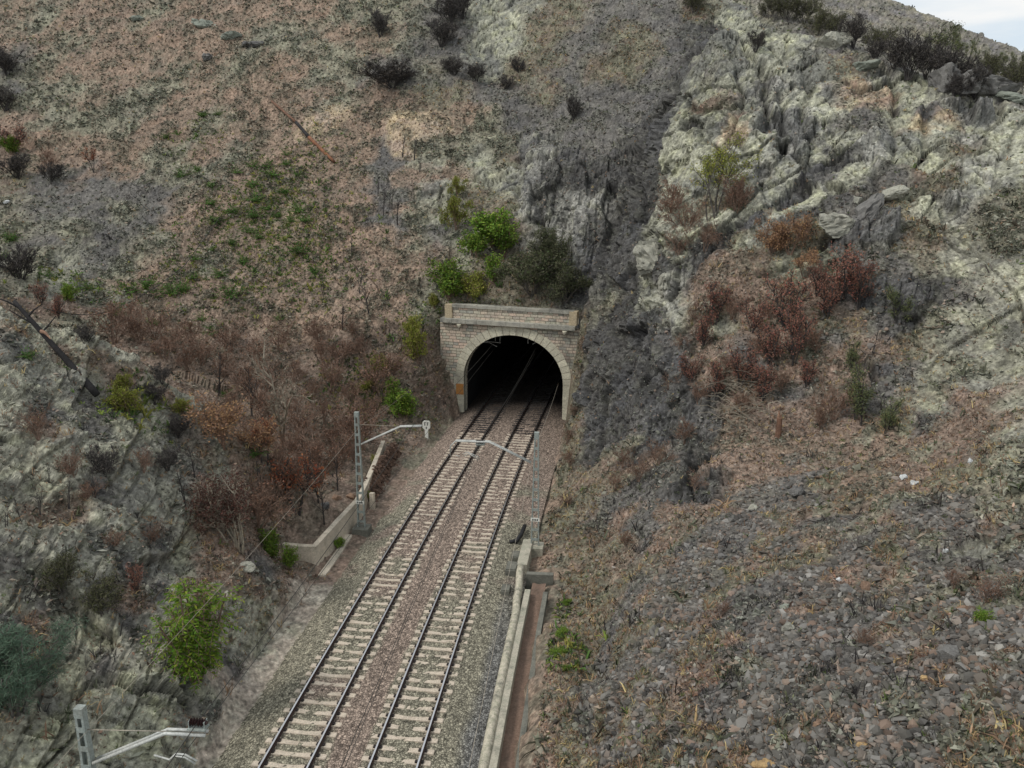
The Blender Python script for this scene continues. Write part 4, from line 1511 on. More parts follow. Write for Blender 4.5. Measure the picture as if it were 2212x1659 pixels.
# ------------------------------------------------------------------ plants
def mat_leaf(name, cols, rough=0.75, trans=0.25):
    """leaf colour picked per leaf from a short list"""
    m, t, b = new_mat(name)
    geo = nd(t, 'ShaderNodeNewGeometry')
    oi = nd(t, 'ShaderNodeObjectInfo')
    r1 = nd(t, 'ShaderNodeValToRGB')
    e = r1.color_ramp.elements
    e[0].position, e[0].color = 0.0, (*cols[0], 1)
    e[1].position, e[1].color = 1.0, (*cols[-1], 1)
    for i, c in enumerate(cols[1:-1]):
        e.new((i + 1) / (len(cols) - 1)).color = (*c, 1)
    t.links.new(geo.outputs['Random Per Island'], r1.inputs['Fac'])
    hs = nd(t, 'ShaderNodeHueSaturation')
    mr = nd(t, 'ShaderNodeMapRange')
    mr.inputs[3].default_value, mr.inputs[4].default_value = 0.8, 1.2
    t.links.new(oi.outputs['Random'], mr.inputs[0])
    t.links.new(mr.outputs[0], hs.inputs['Value'])
    t.links.new(r1.outputs['Color'], hs.inputs['Color'])
    t.links.new(hs.outputs['Color'], b.inputs['Base Color'])
    b.inputs['Roughness'].default_value = rough
    b.inputs['Specular IOR Level'].default_value = 0.2
    if trans:
        tr = nd(t, 'ShaderNodeBsdfTranslucent')
        t.links.new(hs.outputs['Color'], tr.inputs['Color'])
        ms = nd(t, 'ShaderNodeMixShader')
        ms.inputs[0].default_value = trans
        out = t.nodes['Material Output']
        t.links.new(b.outputs[0], ms.inputs[1])
        t.links.new(tr.outputs[0], ms.inputs[2])
        t.links.new(ms.outputs[0], out.inputs['Surface'])
    return m


M_BARK_BROWN = mat_stony('brown_twig', srgb(132, 108, 94), srgb(110, 92, 80), srgb(54, 46, 42), 5.0, bump=0.0, island=0.3)
M_BARK_PALE = mat_stony('pale_bark', srgb(150, 142, 126), srgb(126, 116, 102), srgb(72, 66, 60), 3.0, bump=0.0, island=0.15)
M_BARK_BLACK = mat_stony('charred_bark', srgb(72, 68, 66), srgb(56, 53, 52), srgb(36, 34, 34), 3.0, bump=0.0, island=0.25)
M_BARK_GREY = mat_stony('grey_twig', srgb(100, 94, 88), srgb(80, 76, 72), srgb(50, 48, 46), 4.0, bump=0.0, island=0.25)
L_BROWN = mat_leaf('dead_brown_leaves', [srgb(124, 94, 78), srgb(146, 114, 95), srgb(104, 80, 68), srgb(136, 98, 80), srgb(160, 130, 108)])
L_RED = mat_leaf('scorched_red_leaves', [srgb(130, 94, 80), srgb(114, 90, 76), srgb(146, 102, 88), srgb(120, 98, 82), srgb(170, 102, 92), srgb(108, 88, 74), srgb(160, 110, 90)])
L_ORANGE = mat_leaf('orange_leaves', [srgb(158, 92, 66), srgb(142, 80, 64), srgb(166, 110, 72), srgb(128, 82, 66), srgb(120, 90, 74)])
L_TAN = mat_leaf('tan_leaves', [srgb(160, 126, 102), srgb(142, 110, 88), srgb(178, 142, 104), srgb(124, 96, 80), srgb(186, 150, 106)])
L_DRED = mat_leaf('dark_red_leaves', [srgb(98, 70, 62), srgb(86, 68, 60), srgb(110, 80, 68), srgb(74, 62, 58), srgb(116, 74, 66)])
L_GREEN = mat_leaf('bright_green_leaves', [srgb(104, 134, 48), srgb(84, 118, 44), srgb(124, 146, 54), srgb(74, 100, 44), srgb(140, 152, 62)])
L_YGREEN = mat_leaf('yellow_green_leaves', [srgb(136, 142, 58), srgb(116, 128, 54), srgb(152, 152, 70), srgb(104, 110, 56), srgb(156, 146, 74)])
L_OLIVE = mat_leaf('olive_leaves', [srgb(88, 90, 62), srgb(74, 78, 54), srgb(104, 104, 74), srgb(66, 66, 50), srgb(112, 108, 84)])
L_DKOLIVE = mat_leaf('dark_olive_leaves', [srgb(84, 88, 62), srgb(96, 96, 72), srgb(70, 72, 54), srgb(78, 92, 58), srgb(108, 102, 82)])
L_EUC = mat_leaf('grey_green_leaves', [srgb(100, 110, 76), srgb(86, 98, 70), srgb(122, 128, 84), srgb(78, 84, 62), srgb(136, 134, 84)])
L_BLUE = mat_leaf('blue_green_needles', [srgb(104, 128, 106), srgb(92, 116, 98), srgb(120, 140, 116), srgb(82, 102, 86)])
L_FERN = mat_leaf('fern_fronds', [srgb(76, 116, 50), srgb(62, 98, 46), srgb(96, 128, 56), srgb(84, 110, 60)])
L_CHAR = mat_leaf('charred_twigs', [srgb(78, 74, 74), srgb(98, 92, 86), srgb(66, 63, 62), srgb(116, 108, 98)], trans=0.0)


class Plant:
    def __init__(self, seed):
        self.r = np.random.default_rng(seed)
        self.wv, self.wf, self.lv, self.lf = [], [], [], []

    def tube(self, pts_, rs, n):
        base = len(self.wv)
        pts_ = [np.asarray(p, float) for p in pts_]
        for i, p in enumerate(pts_):
            t_ = pts_[min(i + 1, len(pts_) - 1)] - pts_[max(i - 1, 0)]
            t_ = t_ / (np.linalg.norm(t_) + 1e-9)
            u = np.cross(t_, [0.31, 0.87, 0.2])
            u /= np.linalg.norm(u) + 1e-9
            w_ = np.cross(t_, u)
            for k in range(n):
                an = 2 * math.pi * k / n
                self.wv.append(p + (u * math.cos(an) + w_ * math.sin(an)) * rs[i])
        for i in range(len(pts_) - 1):
            for k in range(n):
                self.wf.append((base + i * n + k, base + i * n + (k + 1) % n, base + (i + 1) * n + (k + 1) % n, base + (i + 1) * n + k))

    def leaf(self, p, s, d=None, narrow=0.5):
        r = self.r
        d = r.normal(size=3) if d is None else np.asarray(d) + r.normal(size=3) * 0.25
        d /= np.linalg.norm(d) + 1e-9
        u = np.cross(d, r.normal(size=3))
        u /= np.linalg.norm(u) + 1e-9
        n = len(self.lv)
        L, W = s * r.uniform(0.7, 1.3), s * narrow * r.uniform(0.7, 1.2)
        self.lv += [p, p + d * L * 0.5 + u * W * 0.5, p + d * L, p + d * L * 0.5 - u * W * 0.5]
        self.lf.append((n, n + 1, n + 2, n + 3))

    def branch(self, p, d, L, rad, lev, P):
        r = self.r
        n = 5 if lev == 0 else (4 if lev < P['levels'] else 3)
        steps = 5 if lev == 0 else (4 if lev < P['levels'] else 3)
        pts_, rs = [np.array(p, float)], [rad]
        d = np.array(d, float)
        for i in range(steps):
            d = d + r.normal(size=3) * P['wander'] + np.array([0, 0, P['up'] * (1 if lev else 0.4)])
            d /= np.linalg.norm(d)
            pts_.append(pts_[-1] + d * L / steps)
            rs.append(max(rad * (1 - 0.75 * (i + 1) / steps), P['rmin']))
        self.tube(pts_, rs, n if rad > P['rmin'] * 1.5 else 3)
        if lev < P['levels']:
            nb = P['nb'][lev]
            for k in range(nb):
                t_ = r.uniform(P['t0'][lev], 1.0)
                f = t_ * steps
                i = min(int(f), steps - 1)
                q = pts_[i] + (pts_[i + 1] - pts_[i]) * (f - i)
                ax = pts_[i + 1] - pts_[i]
                ax /= np.linalg.norm(ax) + 1e-9
                o = r.normal(size=3)
                o -= ax * o.dot(ax)
                o /= np.linalg.norm(o) + 1e-9
                nd_ = ax * math.cos(P['ang']) + o * math.sin(P['ang'])
                self.branch(q, nd_, L * P['ratio'] * r.uniform(0.7, 1.2) * (1.15 - 0.5 * t_), max(rad * 0.5, P['rmin']), lev + 1, P)
        if P['leaves'] and lev >= P['levels'] - (1 if P.get('leaf_all') else 0):
            for k in range(r.poisson(P['leaves'])):
                t_ = r.uniform(0.25, 1.05) * steps
                i = min(int(t_), steps - 1)
                q = pts_[i] + (pts_[i + 1] - pts_[i]) * (t_ - i) + r.normal(size=3) * P['spread']
                self.leaf(q, P['ls'], None if not P.get('droop') else np.array([0, 0, -1.0]) + r.normal(size=3) * 0.6, P.get('narrow', 0.5))

    def frond(self, p, d, L, s):
        """arching stem with paired leaflets"""
        r = self.r
        pts_ = [np.array(p, float)]
        d = np.array(d, float)
        for i in range(6):
            d = d + np.array([0, 0, -0.17])
            d /= np.linalg.norm(d)
            pts_.append(pts_[-1] + d * L / 6)
        self.tube(pts_, [0.008] * 7, 3)
        side = np.cross(d, [0, 0, 1.0])
        side /= np.linalg.norm(side) + 1e-9
        for k in range(9):
            f = (k + 1.5) / 10.5 * 6
            i = min(int(f), 5)
            q = pts_[i] + (pts_[i + 1] - pts_[i]) * (f - i)
            for sg in (-1, 1):
                self.leaf(q, s * (1.15 - 0.55 * abs(k / 8 - 0.35)), side * sg + d * 0.5 - np.array([0, 0, 0.15]), 0.34)


def shrub(seed, h, stems, P, lean=0.35):
    pl = Plant(seed)
    for k in range(stems):
        an = pl.r.uniform(0, 2 * math.pi)
        tl = pl.r.uniform(0.1, 1.0) * lean
        d = np.array([math.cos(an) * tl, math.sin(an) * tl, 1.0])
        d /= np.linalg.norm(d)
        p = np.array([math.cos(an), math.sin(an), 0]) * pl.r.uniform(0, 0.06 * h) - np.array([0, 0, 0.12])
        pl.branch(p, d, h * pl.r.uniform(0.6, 0.85), P['r0'] * pl.r.uniform(0.7, 1.2), 0, P)
    return pl


BASE = dict(levels=2, nb=(6, 5), t0=(0.25, 0.2), ratio=0.5, ang=0.75, wander=0.12, up=0.08, rmin=0.012, r0=0.05, leaves=0, ls=0.12, spread=0.05)


def PP(**k):
    d = dict(BASE)
    d.update(k)
    return d


def finish(pl, name, bark, leafm, wood_name, leaf_name):
    """prototype: (list of (part name, mesh))"""
    out = []
    if pl.wv:
        out.append((wood_name, mesh_np(name + '_' + wood_name, np.array(pl.wv), np.array(pl.wf), bark, False)))
    if pl.lv:
        out.append((leaf_name, mesh_np(name + '_' + leaf_name, np.array(pl.lv), np.array(pl.lf), leafm, False)))
    return out


KIND = {}


def kind(key, name, cat, bark, leafm, make, n=3, wood='stems', leaf='foliage'):
    KIND[key] = (name, cat, [finish(make(100 * len(KIND) + i), name, bark, leafm, wood, leaf) for i in range(n)])


# all prototypes stand one metre tall or thereabouts times H
kind('bare', 'bare_shrub', 'shrub', M_BARK_BROWN, L_BROWN, lambda s: shrub(s, 3.0, 7, PP(nb=(7, 6), leaves=1.6, ls=0.11, rmin=0.011, r0=0.035, spread=0.12), 0.55), 4)
kind('red', 'scorched_shrub', 'shrub', M_BARK_BLACK, L_RED, lambda s: shrub(s, 3.0, 4, PP(nb=(10, 6), t0=(0.12, 0.2), leaves=5.5, ls=0.13, ratio=0.38, up=0.14, spread=0.12, narrow=0.4), 0.32), 4)
kind('orange', 'orange_leaved_tree', 'tree', M_BARK_BLACK, L_ORANGE, lambda s: shrub(s, 5.0, 2, PP(nb=(9, 6), t0=(0.5, 0.3), leaves=8, ls=0.17, ratio=0.42, r0=0.09, spread=0.14), 0.2), 2, 'trunk', 'crown')
kind('tan', 'tan_leaved_shrub', 'shrub', M_BARK_BROWN, L_TAN, lambda s: shrub(s, 3.0, 5, PP(nb=(8, 6), leaves=7, ls=0.14, ratio=0.45, spread=0.12), 0.5), 2)
kind('dred', 'dark_red_shrub', 'shrub', M_BARK_PALE, L_DRED, lambda s: shrub(s, 4.2, 9, PP(nb=(9, 7), t0=(0.45, 0.2), leaves=8, ls=0.12, ratio=0.36, spread=0.12, r0=0.04), 0.5), 1)
kind('pale', 'bare_tree', 'tree', M_BARK_PALE, L_BROWN, lambda s: shrub(s, 8.0, 2, PP(levels=3, nb=(8, 5, 4), t0=(0.3, 0.25, 0.2), leaves=0.5, ls=0.12, ratio=0.42, r0=0.13, rmin=0.014, spread=0.1), 0.16), 2, 'trunk', 'dead_leaves')
kind('green', 'green_shrub', 'shrub', M_BARK_BROWN, L_GREEN, lambda s: shrub(s, 2.0, 7, PP(nb=(7, 5), leaves=11, ls=0.14, ratio=0.45, spread=0.1, r0=0.03, leaf_all=True), 0.6), 3)
kind('ygreen', 'yellow_green_shrub', 'shrub', M_BARK_BROWN, L_YGREEN, lambda s: shrub(s, 2.0, 6, PP(nb=(7, 5), leaves=10, ls=0.13, ratio=0.45, spread=0.1, r0=0.03, leaf_all=True), 0.5), 3)
kind('opent', 'yellow_green_tree', 'tree', M_BARK_GREY, L_YGREEN, lambda s: shrub(s, 6.5, 4, PP(nb=(9, 7), t0=(0.5, 0.3), leaves=12, ls=0.15, ratio=0.42, r0=0.09, spread=0.16), 0.45), 1, 'trunk', 'crown')
kind('olive', 'olive_shrub', 'shrub', M_BARK_GREY, L_OLIVE, lambda s: shrub(s, 2.2, 9, PP(nb=(8, 6), leaves=8, ls=0.11, ratio=0.45, spread=0.09, r0=0.03, narrow=0.35), 0.75), 3)
kind('dkolive', 'dark_olive_shrub', 'shrub', M_BARK_GREY, L_DKOLIVE, lambda s: shrub(s, 3.6, 10, PP(nb=(9, 7), leaves=11, ls=0.15, ratio=0.42, spread=0.16, r0=0.05), 0.8), 2)
kind('euc', 'young_eucalypt', 'sapling', M_BARK_BLACK, L_EUC, lambda s: shrub(s, 4.5, 3, PP(nb=(13, 6), t0=(0.15, 0.2), leaves=9, ls=0.15, ratio=0.24, up=0.15, spread=0.12, r0=0.05, narrow=0.25), 0.22), 2, 'trunk', 'crown')
kind('blue', 'blue_green_pine', 'pine', M_BARK_GREY, L_BLUE, lambda s: shrub(s, 3.8, 8, PP(nb=(11, 7), t0=(0.1, 0.15), leaves=22, ls=0.24, ratio=0.42, spread=0.1, r0=0.05, narrow=0.07, leaf_all=True), 0.8), 1, 'trunk', 'crown')
kind('burnt', 'burnt_bush', 'bush', M_BARK_BLACK, L_CHAR, lambda s: shrub(s, 2.5, 11, PP(nb=(9, 7), leaves=2.5, ls=0.22, ratio=0.45, up=0.12, r0=0.035, rmin=0.014, spread=0.08, narrow=0.1), 0.7), 3, 'stems', 'twigs')
kind('sap', 'burnt_sapling', 'sapling', M_BARK_BLACK, L_CHAR, lambda s: shrub(s, 3.6, 2, PP(levels=1, nb=(7,), t0=(0.3,), leaves=0, ratio=0.22, r0=0.055, rmin=0.02, wander=0.06), 0.15), 3, 'stems', 'twigs')


def fern(seed):
    pl = Plant(seed)
    for k in range(22):
        an = k * 2.4 + pl.r.uniform(-0.3, 0.3)
        e_ = pl.r.uniform(0.5, 1.3)
        pl.frond((0, 0, -0.03), (math.cos(an) * math.cos(e_), math.sin(an) * math.cos(e_), math.sin(e_)), pl.r.uniform(0.45, 1.0), 0.13)
    return pl


def pinnate(seed):
    pl = Plant(seed)
    for k in range(9):
        an = pl.r.uniform(0, 6.3)
        tl = pl.r.uniform(0, 0.38)
        top = np.array([math.cos(an) * tl * 3, math.sin(an) * tl * 3, pl.r.uniform(2.2, 3.8)])
        pl.tube([(0, 0, -0.3), top * 0.5 + pl.r.normal(size=3) * 0.08, top], [0.045, 0.035, 0.02], 5)
        for q in range(36):
            f = pl.r.uniform(0.15, 1.0)
            a2 = pl.r.uniform(0, 6.3)
            e_ = pl.r.uniform(-0.1, 0.9)
            pl.frond(top * f, (math.cos(a2) * math.cos(e_), math.sin(a2) * math.cos(e_), math.sin(e_)), pl.r.uniform(0.5, 0.9), 0.16)
    return pl


kind('fern', 'green_fern', 'fern', M_BARK_BROWN, L_FERN, fern, 4, 'stalks', 'fronds')
kind('pinnate', 'feather_leaved_tree', 'tree', M_BARK_BROWN, mat_leaf('feather_leaves', [srgb(100, 132, 42), srgb(80, 116, 38), srgb(122, 144, 46), srgb(66, 98, 36), srgb(142, 150, 56)]), pinnate, 1, 'trunk', 'crown')

ORD = ['first', 'second', 'third', 'fourth', 'fifth', 'sixth', 'seventh', 'eighth', 'ninth', 'tenth', 'eleventh', 'twelfth', 'thirteenth', 'fourteenth', 'fifteenth', 'sixteenth']
HREF = dict(bare=2.9, red=2.8, orange=5, tan=2.8, dred=4.0, pale=8.0, green=1.8, ygreen=1.8, opent=6.3, olive=1.9, dkolive=3.2, euc=4.4, blue=3.6, burnt=2.4, sap=3.4, fern=0.75, pinnate=3.9)


def plant(key, u, v, h, label, group=None, wide=1.0, dz=0.0, P=None):
    """stand a plant of height h on the ground seen at picture place (u, v)"""
    name, cat, protos = KIND[key]
    pr_ = protos[random.randrange(len(protos))]
    P = P or at(u, v)
    root = empty(name, P + Vector((0, 0, dz)), label, cat, group, random.uniform(0, 6.28))
    s_ = h / HREF[key]
    root.scale = (s_ * wide, s_ * wide, s_)
    for pn, me in pr_:
        link(pn, me, root)
    return root


def row(key, where, group, items, adj=None):
    """several look-alikes: each is told apart by its order from left to right"""
    its = sorted(items)
    n = len(its)
    for i, it in enumerate(its):
        u, v, h = it[:3]
        w_ = it[3] if len(it) > 3 else 1.0
        o_ = 'leftmost' if i == 0 else ('rightmost' if i == n - 1 else ORD[i] + ' from the left')
        plant(key, u, v, h, f'{adj}, {o_}, {where}', group, w_)


plant('pinnate', 424, 1478, 5.0, 'bright yellow green tree with feathery leaves on the rock face by the track', wide=1.0)
plant('blue', 40, 1540, 3.8, 'bushy blue green pine on the rocky bank below the dark log', wide=1.1)
plant('dred', 520, 1195, 4.6, 'large dark red brown bush with pale bare stems at the foot of the spur')
plant('orange', 645, 1120, 5.2, 'tree with a black trunk and orange red leaves behind the retaining wall')
plant('orange', 575, 1010, 3.2, 'small orange leaved tree in front of the pale trunked tree')
plant('pale', 612, 962, 8.5, 'tall bare tree with a pale trunk standing in the brown thicket')
plant('tan', 485, 965, 3.3, 'shrub covered in tan and ochre dead leaves on the edge of the spur', wide=1.15)
plant('tan', 555, 990, 2.6, 'smaller tan leaved shrub beside the pale trunked tree')
plant('green', 590, 1205, 1.5, 'bright green shrub at the end of the concrete retaining wall', wide=0.9)
plant('green', 624, 1232, 1.2, 'rounded bright green shrub below the corner of the retaining wall', wide=0.9)
plant('green', 733, 1185, 0.75, 'small green shrub rooted at the foot of the retaining wall')
plant('ygreen', 790, 1078, 0.7, 'small green plant growing from the wall behind the left mast')
plant('ygreen', 812, 1010, 0.9, 'small yellowish plant on top of the wall near the rubble bank')
plant('green', 870, 905, 2.6, 'leafy yellow green shrub on the bank above the distance post')
plant('green', 845, 870, 1.8, 'green shrub left of the leafy one above the distance post')
plant('ygreen', 905, 790, 3.2, 'tall yellow green creeper on the rock left of the tunnel arch', wide=0.6)
plant('ygreen', 890, 735, 2.2, 'yellow green shrub above the creeper on the rock by the portal', wide=0.8)
plant('ygreen', 820, 815, 1.8, 'yellow leaved shrub in the brown thicket left of the tunnel')
plant('ygreen', 790, 850, 1.2, 'low yellowish shrub in the thicket above the left mast')
plant('green', 1062, 530, 3.6, 'large bright green shrub on the slope above the portal', wide=1.3)
plant('green', 1030, 560, 2.7, 'bright green shrub just below the largest one above the portal', wide=1.2)
plant('green', 1086, 555, 2.8, 'bright green shrub right of the largest one above the portal', wide=1.2)
plant('ygreen', 985, 500, 3.4, 'column of yellow green leaves against the pale rock above the portal', wide=0.6)
plant('ygreen', 988, 430, 2.2, 'upper yellow green creeper on the rock above the portal', wide=0.6)
plant('green', 972, 646, 3.2, 'bright yellow green shrub leaning on the left end of the parapet', wide=1.2)
plant('ygreen', 1008, 648, 2.5, 'yellow green shrub beside the bright one behind the parapet', wide=1.1)
plant('ygreen', 1035, 645, 1.5, 'low yellow green shrub behind the middle of the parapet', wide=1.1)
plant('green', 1062, 615, 2.4, 'green shrub behind the parapet next to the dark olive thicket')
plant('ygreen', 938, 668, 1.4, 'small yellow green shrub hanging beside the left end block', wide=0.9)
plant('dkolive', 1150, 640, 4.2, 'broad dark olive thicket behind the parapet of the portal', wide=1.15)
plant('dkolive', 1218, 655, 3.6, 'dark olive bush leaning over the right end of the parapet')
plant('dkolive', 1185, 580, 3.4, 'upper dark olive bush under the grey slab above the portal')
plant('opent', 1537, 492, 6.0, 'yellow green tree on the ledge of the pale outcrop', wide=1.1)
row('bare', 'around the yellow green tree', 'brown shrubs on the outcrop ledge', [(1450, 480, 3.4, 1.2), (1480, 510, 3), (1585, 470, 3.2), (1465, 560, 2.6), (1600, 450, 2.4), (1520, 545, 2.5)], 'brown dead shrub')
row('red', 'on the slope right of the dark scree', 'scorched red shrubs on the right slope', [(1545, 700, 3.4, .9), (1520, 755, 2.8, .9), (1625, 720, 2.6), (1695, 715, 3.8, .9), (1712, 790, 3.8, .8), (1660, 790, 3.0), (1600, 835, 3.0, .9), (1545, 865, 2.8, .8), (1648, 862, 2.6), (1490, 825, 2.2), (1745, 835, 2.0)], 'scorched red brown shrub')
row('red', 'under the dark ledge near the green saplings', 'scorched red shrubs below the ledge', [(1820, 650, 4.0), (1855, 665, 3.2), (1790, 690, 2.8), (1765, 640, 2.2)], 'scorched reddish shrub')
row('tan', 'on the ground below the pale outcrop', 'pinkish dead shrubs below the outcrop', [(1660, 560, 2.8), (1705, 548, 3.0), (1735, 600, 2.0)], 'pinkish brown dead shrub')
row('bare', 'among the red shrubs on the slope', 'brown shrubs among the red ones', [(1500, 700, 1.8), (1580, 690, 1.6), (1660, 690, 1.7), (1470, 770, 1.8), (1570, 810, 1.6), (1690, 850, 1.7), (1510, 880, 1.8), (1600, 890, 1.5), (1760, 770, 1.6), (1450, 860, 1.6), (1630, 770, 1.6), (1740, 740, 1.5)], 'low brown shrub')
plant('euc', 1856, 912, 5.0, 'tallest grey green eucalypt sapling on the level ledge')
plant('euc', 1915, 936, 3.0, 'bushy grey green sapling on the ledge, right of the tallest one')
plant('euc', 1838, 800, 2.8, 'grey green sapling behind the tallest one on the ledge')
plant('euc', 1945, 705, 2.8, 'grey green sapling alone on the pale stony slope', wide=1.4)
plant('bare', 1800, 905, 2.4, 'brown bare shrub left of the tallest green sapling')
plant('bare', 1770, 930, 1.6, 'low brown bare shrub between the stump and the green saplings')
# burnt bushes on the hill and ridge
plant('burnt', 850, 190, 3.4, 'broad black burnt bush on the reddish hillside', wide=2.4)
plant('burnt', 822, 80, 3.6, 'rounded dark bush at the top of the reddish hillside')
row('burnt', 'in the dark gully up the hill', 'burnt bushes in the top gully', [(975, 55, 4.2), (955, 100, 3.4, 1.3), (1000, 40, 4), (1030, 175, 2.2, 1.4), (980, 165, 2.4, 1.3), (1095, 195, 1.8, 1.3), (1120, 160, 2.0), (1240, 262, 2.8, .6)], 'black burnt bush')
row('burnt', 'along the crest of the pale outcrop', 'burnt bushes on the outcrop crest', [(1632, 112, 1.8), (1842, 104, 2.8), (1962, 168, 3.6, 0.9), (2000, 168, 2.8), (2035, 176, 2.6), (2062, 215, 2.0), (2105, 208, 2.2), (2080, 180, 2.2), (1930, 146, 2.2), (1890, 130, 1.8)], 'dark burnt bush')
row('olive', 'on the far ridge under the sky', 'olive bushes on the ridge', [(1500, 30, 3), (1700, 45, 3.0), (1765, 80, 3), (1900, 118, 2.4), (2150, 180, 2.6), (2195, 200, 2.6), (2120, 178, 2.4), (2205, 180, 2.6), (1660, 40, 2.6), (1800, 76, 2.6), (1735, 50, 3)], 'olive grey bush')
row('euc', 'against the sky on the far ridge', 'trees on the skyline', [(2015, 125, 6.0, 1.4), (2045, 125, 4), (2070, 128, 4.6, 1.2), (2090, 130, 3.6), (2155, 138, 2.4), (2170, 140, 2.8), (2110, 132, 2.4), (2130, 134, 2.2), (2190, 144, 2.4), (2205, 146, 2.6)], 'small green tree')
# left edge
plant('burnt', 18, 165, 4.0, 'black burnt bush with pale fallen branches at the left edge of the hill', wide=1.3)
plant('burnt', 14, 240, 3.5, 'black burnt bush below the upper one at the left edge')
plant('red', 28, 330, 4.0, 'reddish shrub at the left edge of the hill', wide=1.2)
plant('green', 24, 335, 2.2, 'green shrub in front of the reddish one at the left edge')
plant('burnt', 40, 385, 2.8, 'dark bush under the green shrub at the left edge', wide=1.3)
plant('bare', 105, 372, 3.0, 'thin brown scorched shrub on the hillside track')
plant('orange', 202, 372, 3.4, 'lone orange brown shrub standing on the hillside track', wide=0.9)
plant('burnt', 112, 392, 2.2, 'dark burnt bush between the brown shrubs on the hillside track', wide=1.3)
plant('burnt', 42, 610, 3.4, 'thin black bush at the head of the fallen log', wide=1.1)
plant('green', 150, 655, 1.5, 'feathery green bush behind the crest of the spur')
plant('red', 128, 690, 2.2, 'red scorched bush on the crest of the spur')
plant('red', 90, 660, 2.0, 'brown scorched bush on the crest above the log')
plant('ygreen', 282, 905, 1.7, 'yellow green shrub on the spur below the thick end of the log')
plant('ygreen', 272, 850, 1.0, 'small yellow green plant beside the end of the log')
plant('ygreen', 400, 900, 1.0, 'small yellow green shrub on the bare edge of the spur')
plant('olive', 228, 1335, 1.7, 'greyish olive bush on the pale bank by the feathery tree')
plant('olive', 135, 1275, 1.5, 'greyish olive bush above the blue green pine')
plant('red', 300, 1285, 1.7, 'dark red scorched shrub above the feathery tree', wide=0.7)
# ferns and saplings of the left hill
FERN = 'small green ferns of the left hillside'
row('fern', 'beside the log on the hill', FERN, [(437, 252, 1.3), (472, 248, .9), (359, 299, 1.0), (386, 293, 1.0), (619, 337, .9), (547, 361, 1.2), (578, 361, 1.2), (513, 376, 1.2), (619, 358, .9)], 'small green fern')
row('fern', 'in the green streak on the hill', FERN, [(588, 381, 1.3), (550, 403, 1.3), (554, 437, 1.5), (550, 470, 1.5), (615, 419, 1.2), (646, 461, 1.5), (643, 381, 1.0), (537, 504, 1.1), (560, 515, 1.1), (575, 455, 1.0), (600, 470, 1.0), (630, 480, 1.1), (660, 480, 1.2)], 'leafy green fern')
row('fern', 'on bare soil beside the streak', FERN, [(393, 382, 1.5), (427, 371, 1.1), (458, 407, 1.2), (455, 443, 1.3), (502, 460, 1.2), (465, 482, 1.3), (502, 532, 1.1), (424, 562, 1.0)], 'green fern clump')
row('fern', 'above the crest of the spur', FERN, [(99, 600, 1.2), (191, 625, 1.0), (253, 680, 1.2), (277, 635, 1.6), (321, 620, 1.5), (373, 636, 1.6), (396, 628, 1.4), (338, 640, 1.2), (24, 520, 1.4), (6, 560, 1.2)], 'bright green fern')
row('fern', 'in the brown litter above the thicket', FERN, [(475, 596, 1.2), (420, 603, .9), (499, 645, 2.0), (526, 570, 1.1), (437, 692, .9), (461, 718, 1.3), (605, 692, .9), (680, 592, 1.3), (649, 548, 1.7), (332, 700, .8)], 'green fern')
row('fern', 'on the spur or in the thicket', FERN, [(58, 774, .7), (550, 984, .9), (489, 856, .9), (150, 800, .6), (120, 1240, .7)], 'tiny green fern')
row('sap', 'on the hill left of the tunnel', 'charred saplings on the left hill', [(826, 470, 4.4), (815, 425, 3.4), (842, 455, 3.6), (870, 345, 3), (895, 350, 3), (800, 690, 4.2), (778, 640, 3), (858, 490, 3.2), (700, 640, 3), (760, 560, 2.6), (740, 720, 3.2), (905, 370, 2.8), (790, 500, 2.6)], 'thin charred sapling')
row('sap', 'along the gully in the brown thicket', 'charred saplings in the thicket', [(545, 905, 4.5), (470, 860, 4), (580, 975, 3.4), (690, 1090, 3.2), (700, 1130, 3.0), (660, 1060, 3), (730, 1060, 2.8), (560, 1060, 2.5)], 'thin black sapling')
row('burnt', 'on the grey upper face of the spur', 'burnt shrubs on the spur', [(335, 875, 1.2), (352, 830, 1.2), (385, 945, 1.4), (362, 1015, 1.2), (228, 1030, 1.6), (185, 745, 1.1)], 'black burnt shrub')
row('sap', 'on the grey face of the spur', 'thin burnt stems on the spur', [(90, 1120, 1.6), (55, 1150, 1.6), (12, 1150, 1.6), (150, 1105, 1.6), (208, 1080, 1.8), (105, 1070, 1.5), (400, 1090, 2.0), (420, 1030, 2.0)], 'thin burnt stem')
row('bare', 'on the pale face of the spur', 'brown shrubs on the spur', [(85, 950, 1.6), (160, 1040, 1.7), (200, 1090, 1.3), (310, 1020, 1.3), (330, 1180, 1.3), (250, 1190, 1.2)], 'small brown shrub')
# the brown thicket in the gully
THK = 'brown bare shrubs of the thicket'
zones = [
    ('between the spur and the pale tree', [(250, 735), (300, 745), (350, 775), (400, 800), (440, 790), (420, 745), (480, 820), (500, 770), (540, 830), (340, 735), (280, 715), (380, 760)]),
    ('around the pale trunked tree', [(560, 870), (585, 920), (640, 900), (540, 950), (650, 950), (575, 800), (630, 830), (670, 860), (600, 760), (515, 900), (620, 990), (660, 1000)]),
    ('between the pale tree and the tunnel', [(700, 780), (740, 800), (780, 770), (720, 850), (760, 880), (800, 900), (700, 910), (740, 940), (780, 950), (820, 860), (850, 820), (690, 740), (760, 730)]),
    ('behind the retaining wall', [(690, 1000), (730, 1010), (760, 1000), (640, 1050), (610, 1080), (700, 1050), (590, 1120), (560, 1140), (770, 970), (720, 970), (600, 1030)]),
]
for where, its in zones:
    row('bare', where, THK, [(u + random.uniform(-8, 8), v + random.uniform(-8, 8), random.uniform(2.0, 3.8), random.uniform(0.9, 1.4)) for u, v in its], 'brown bare shrub')
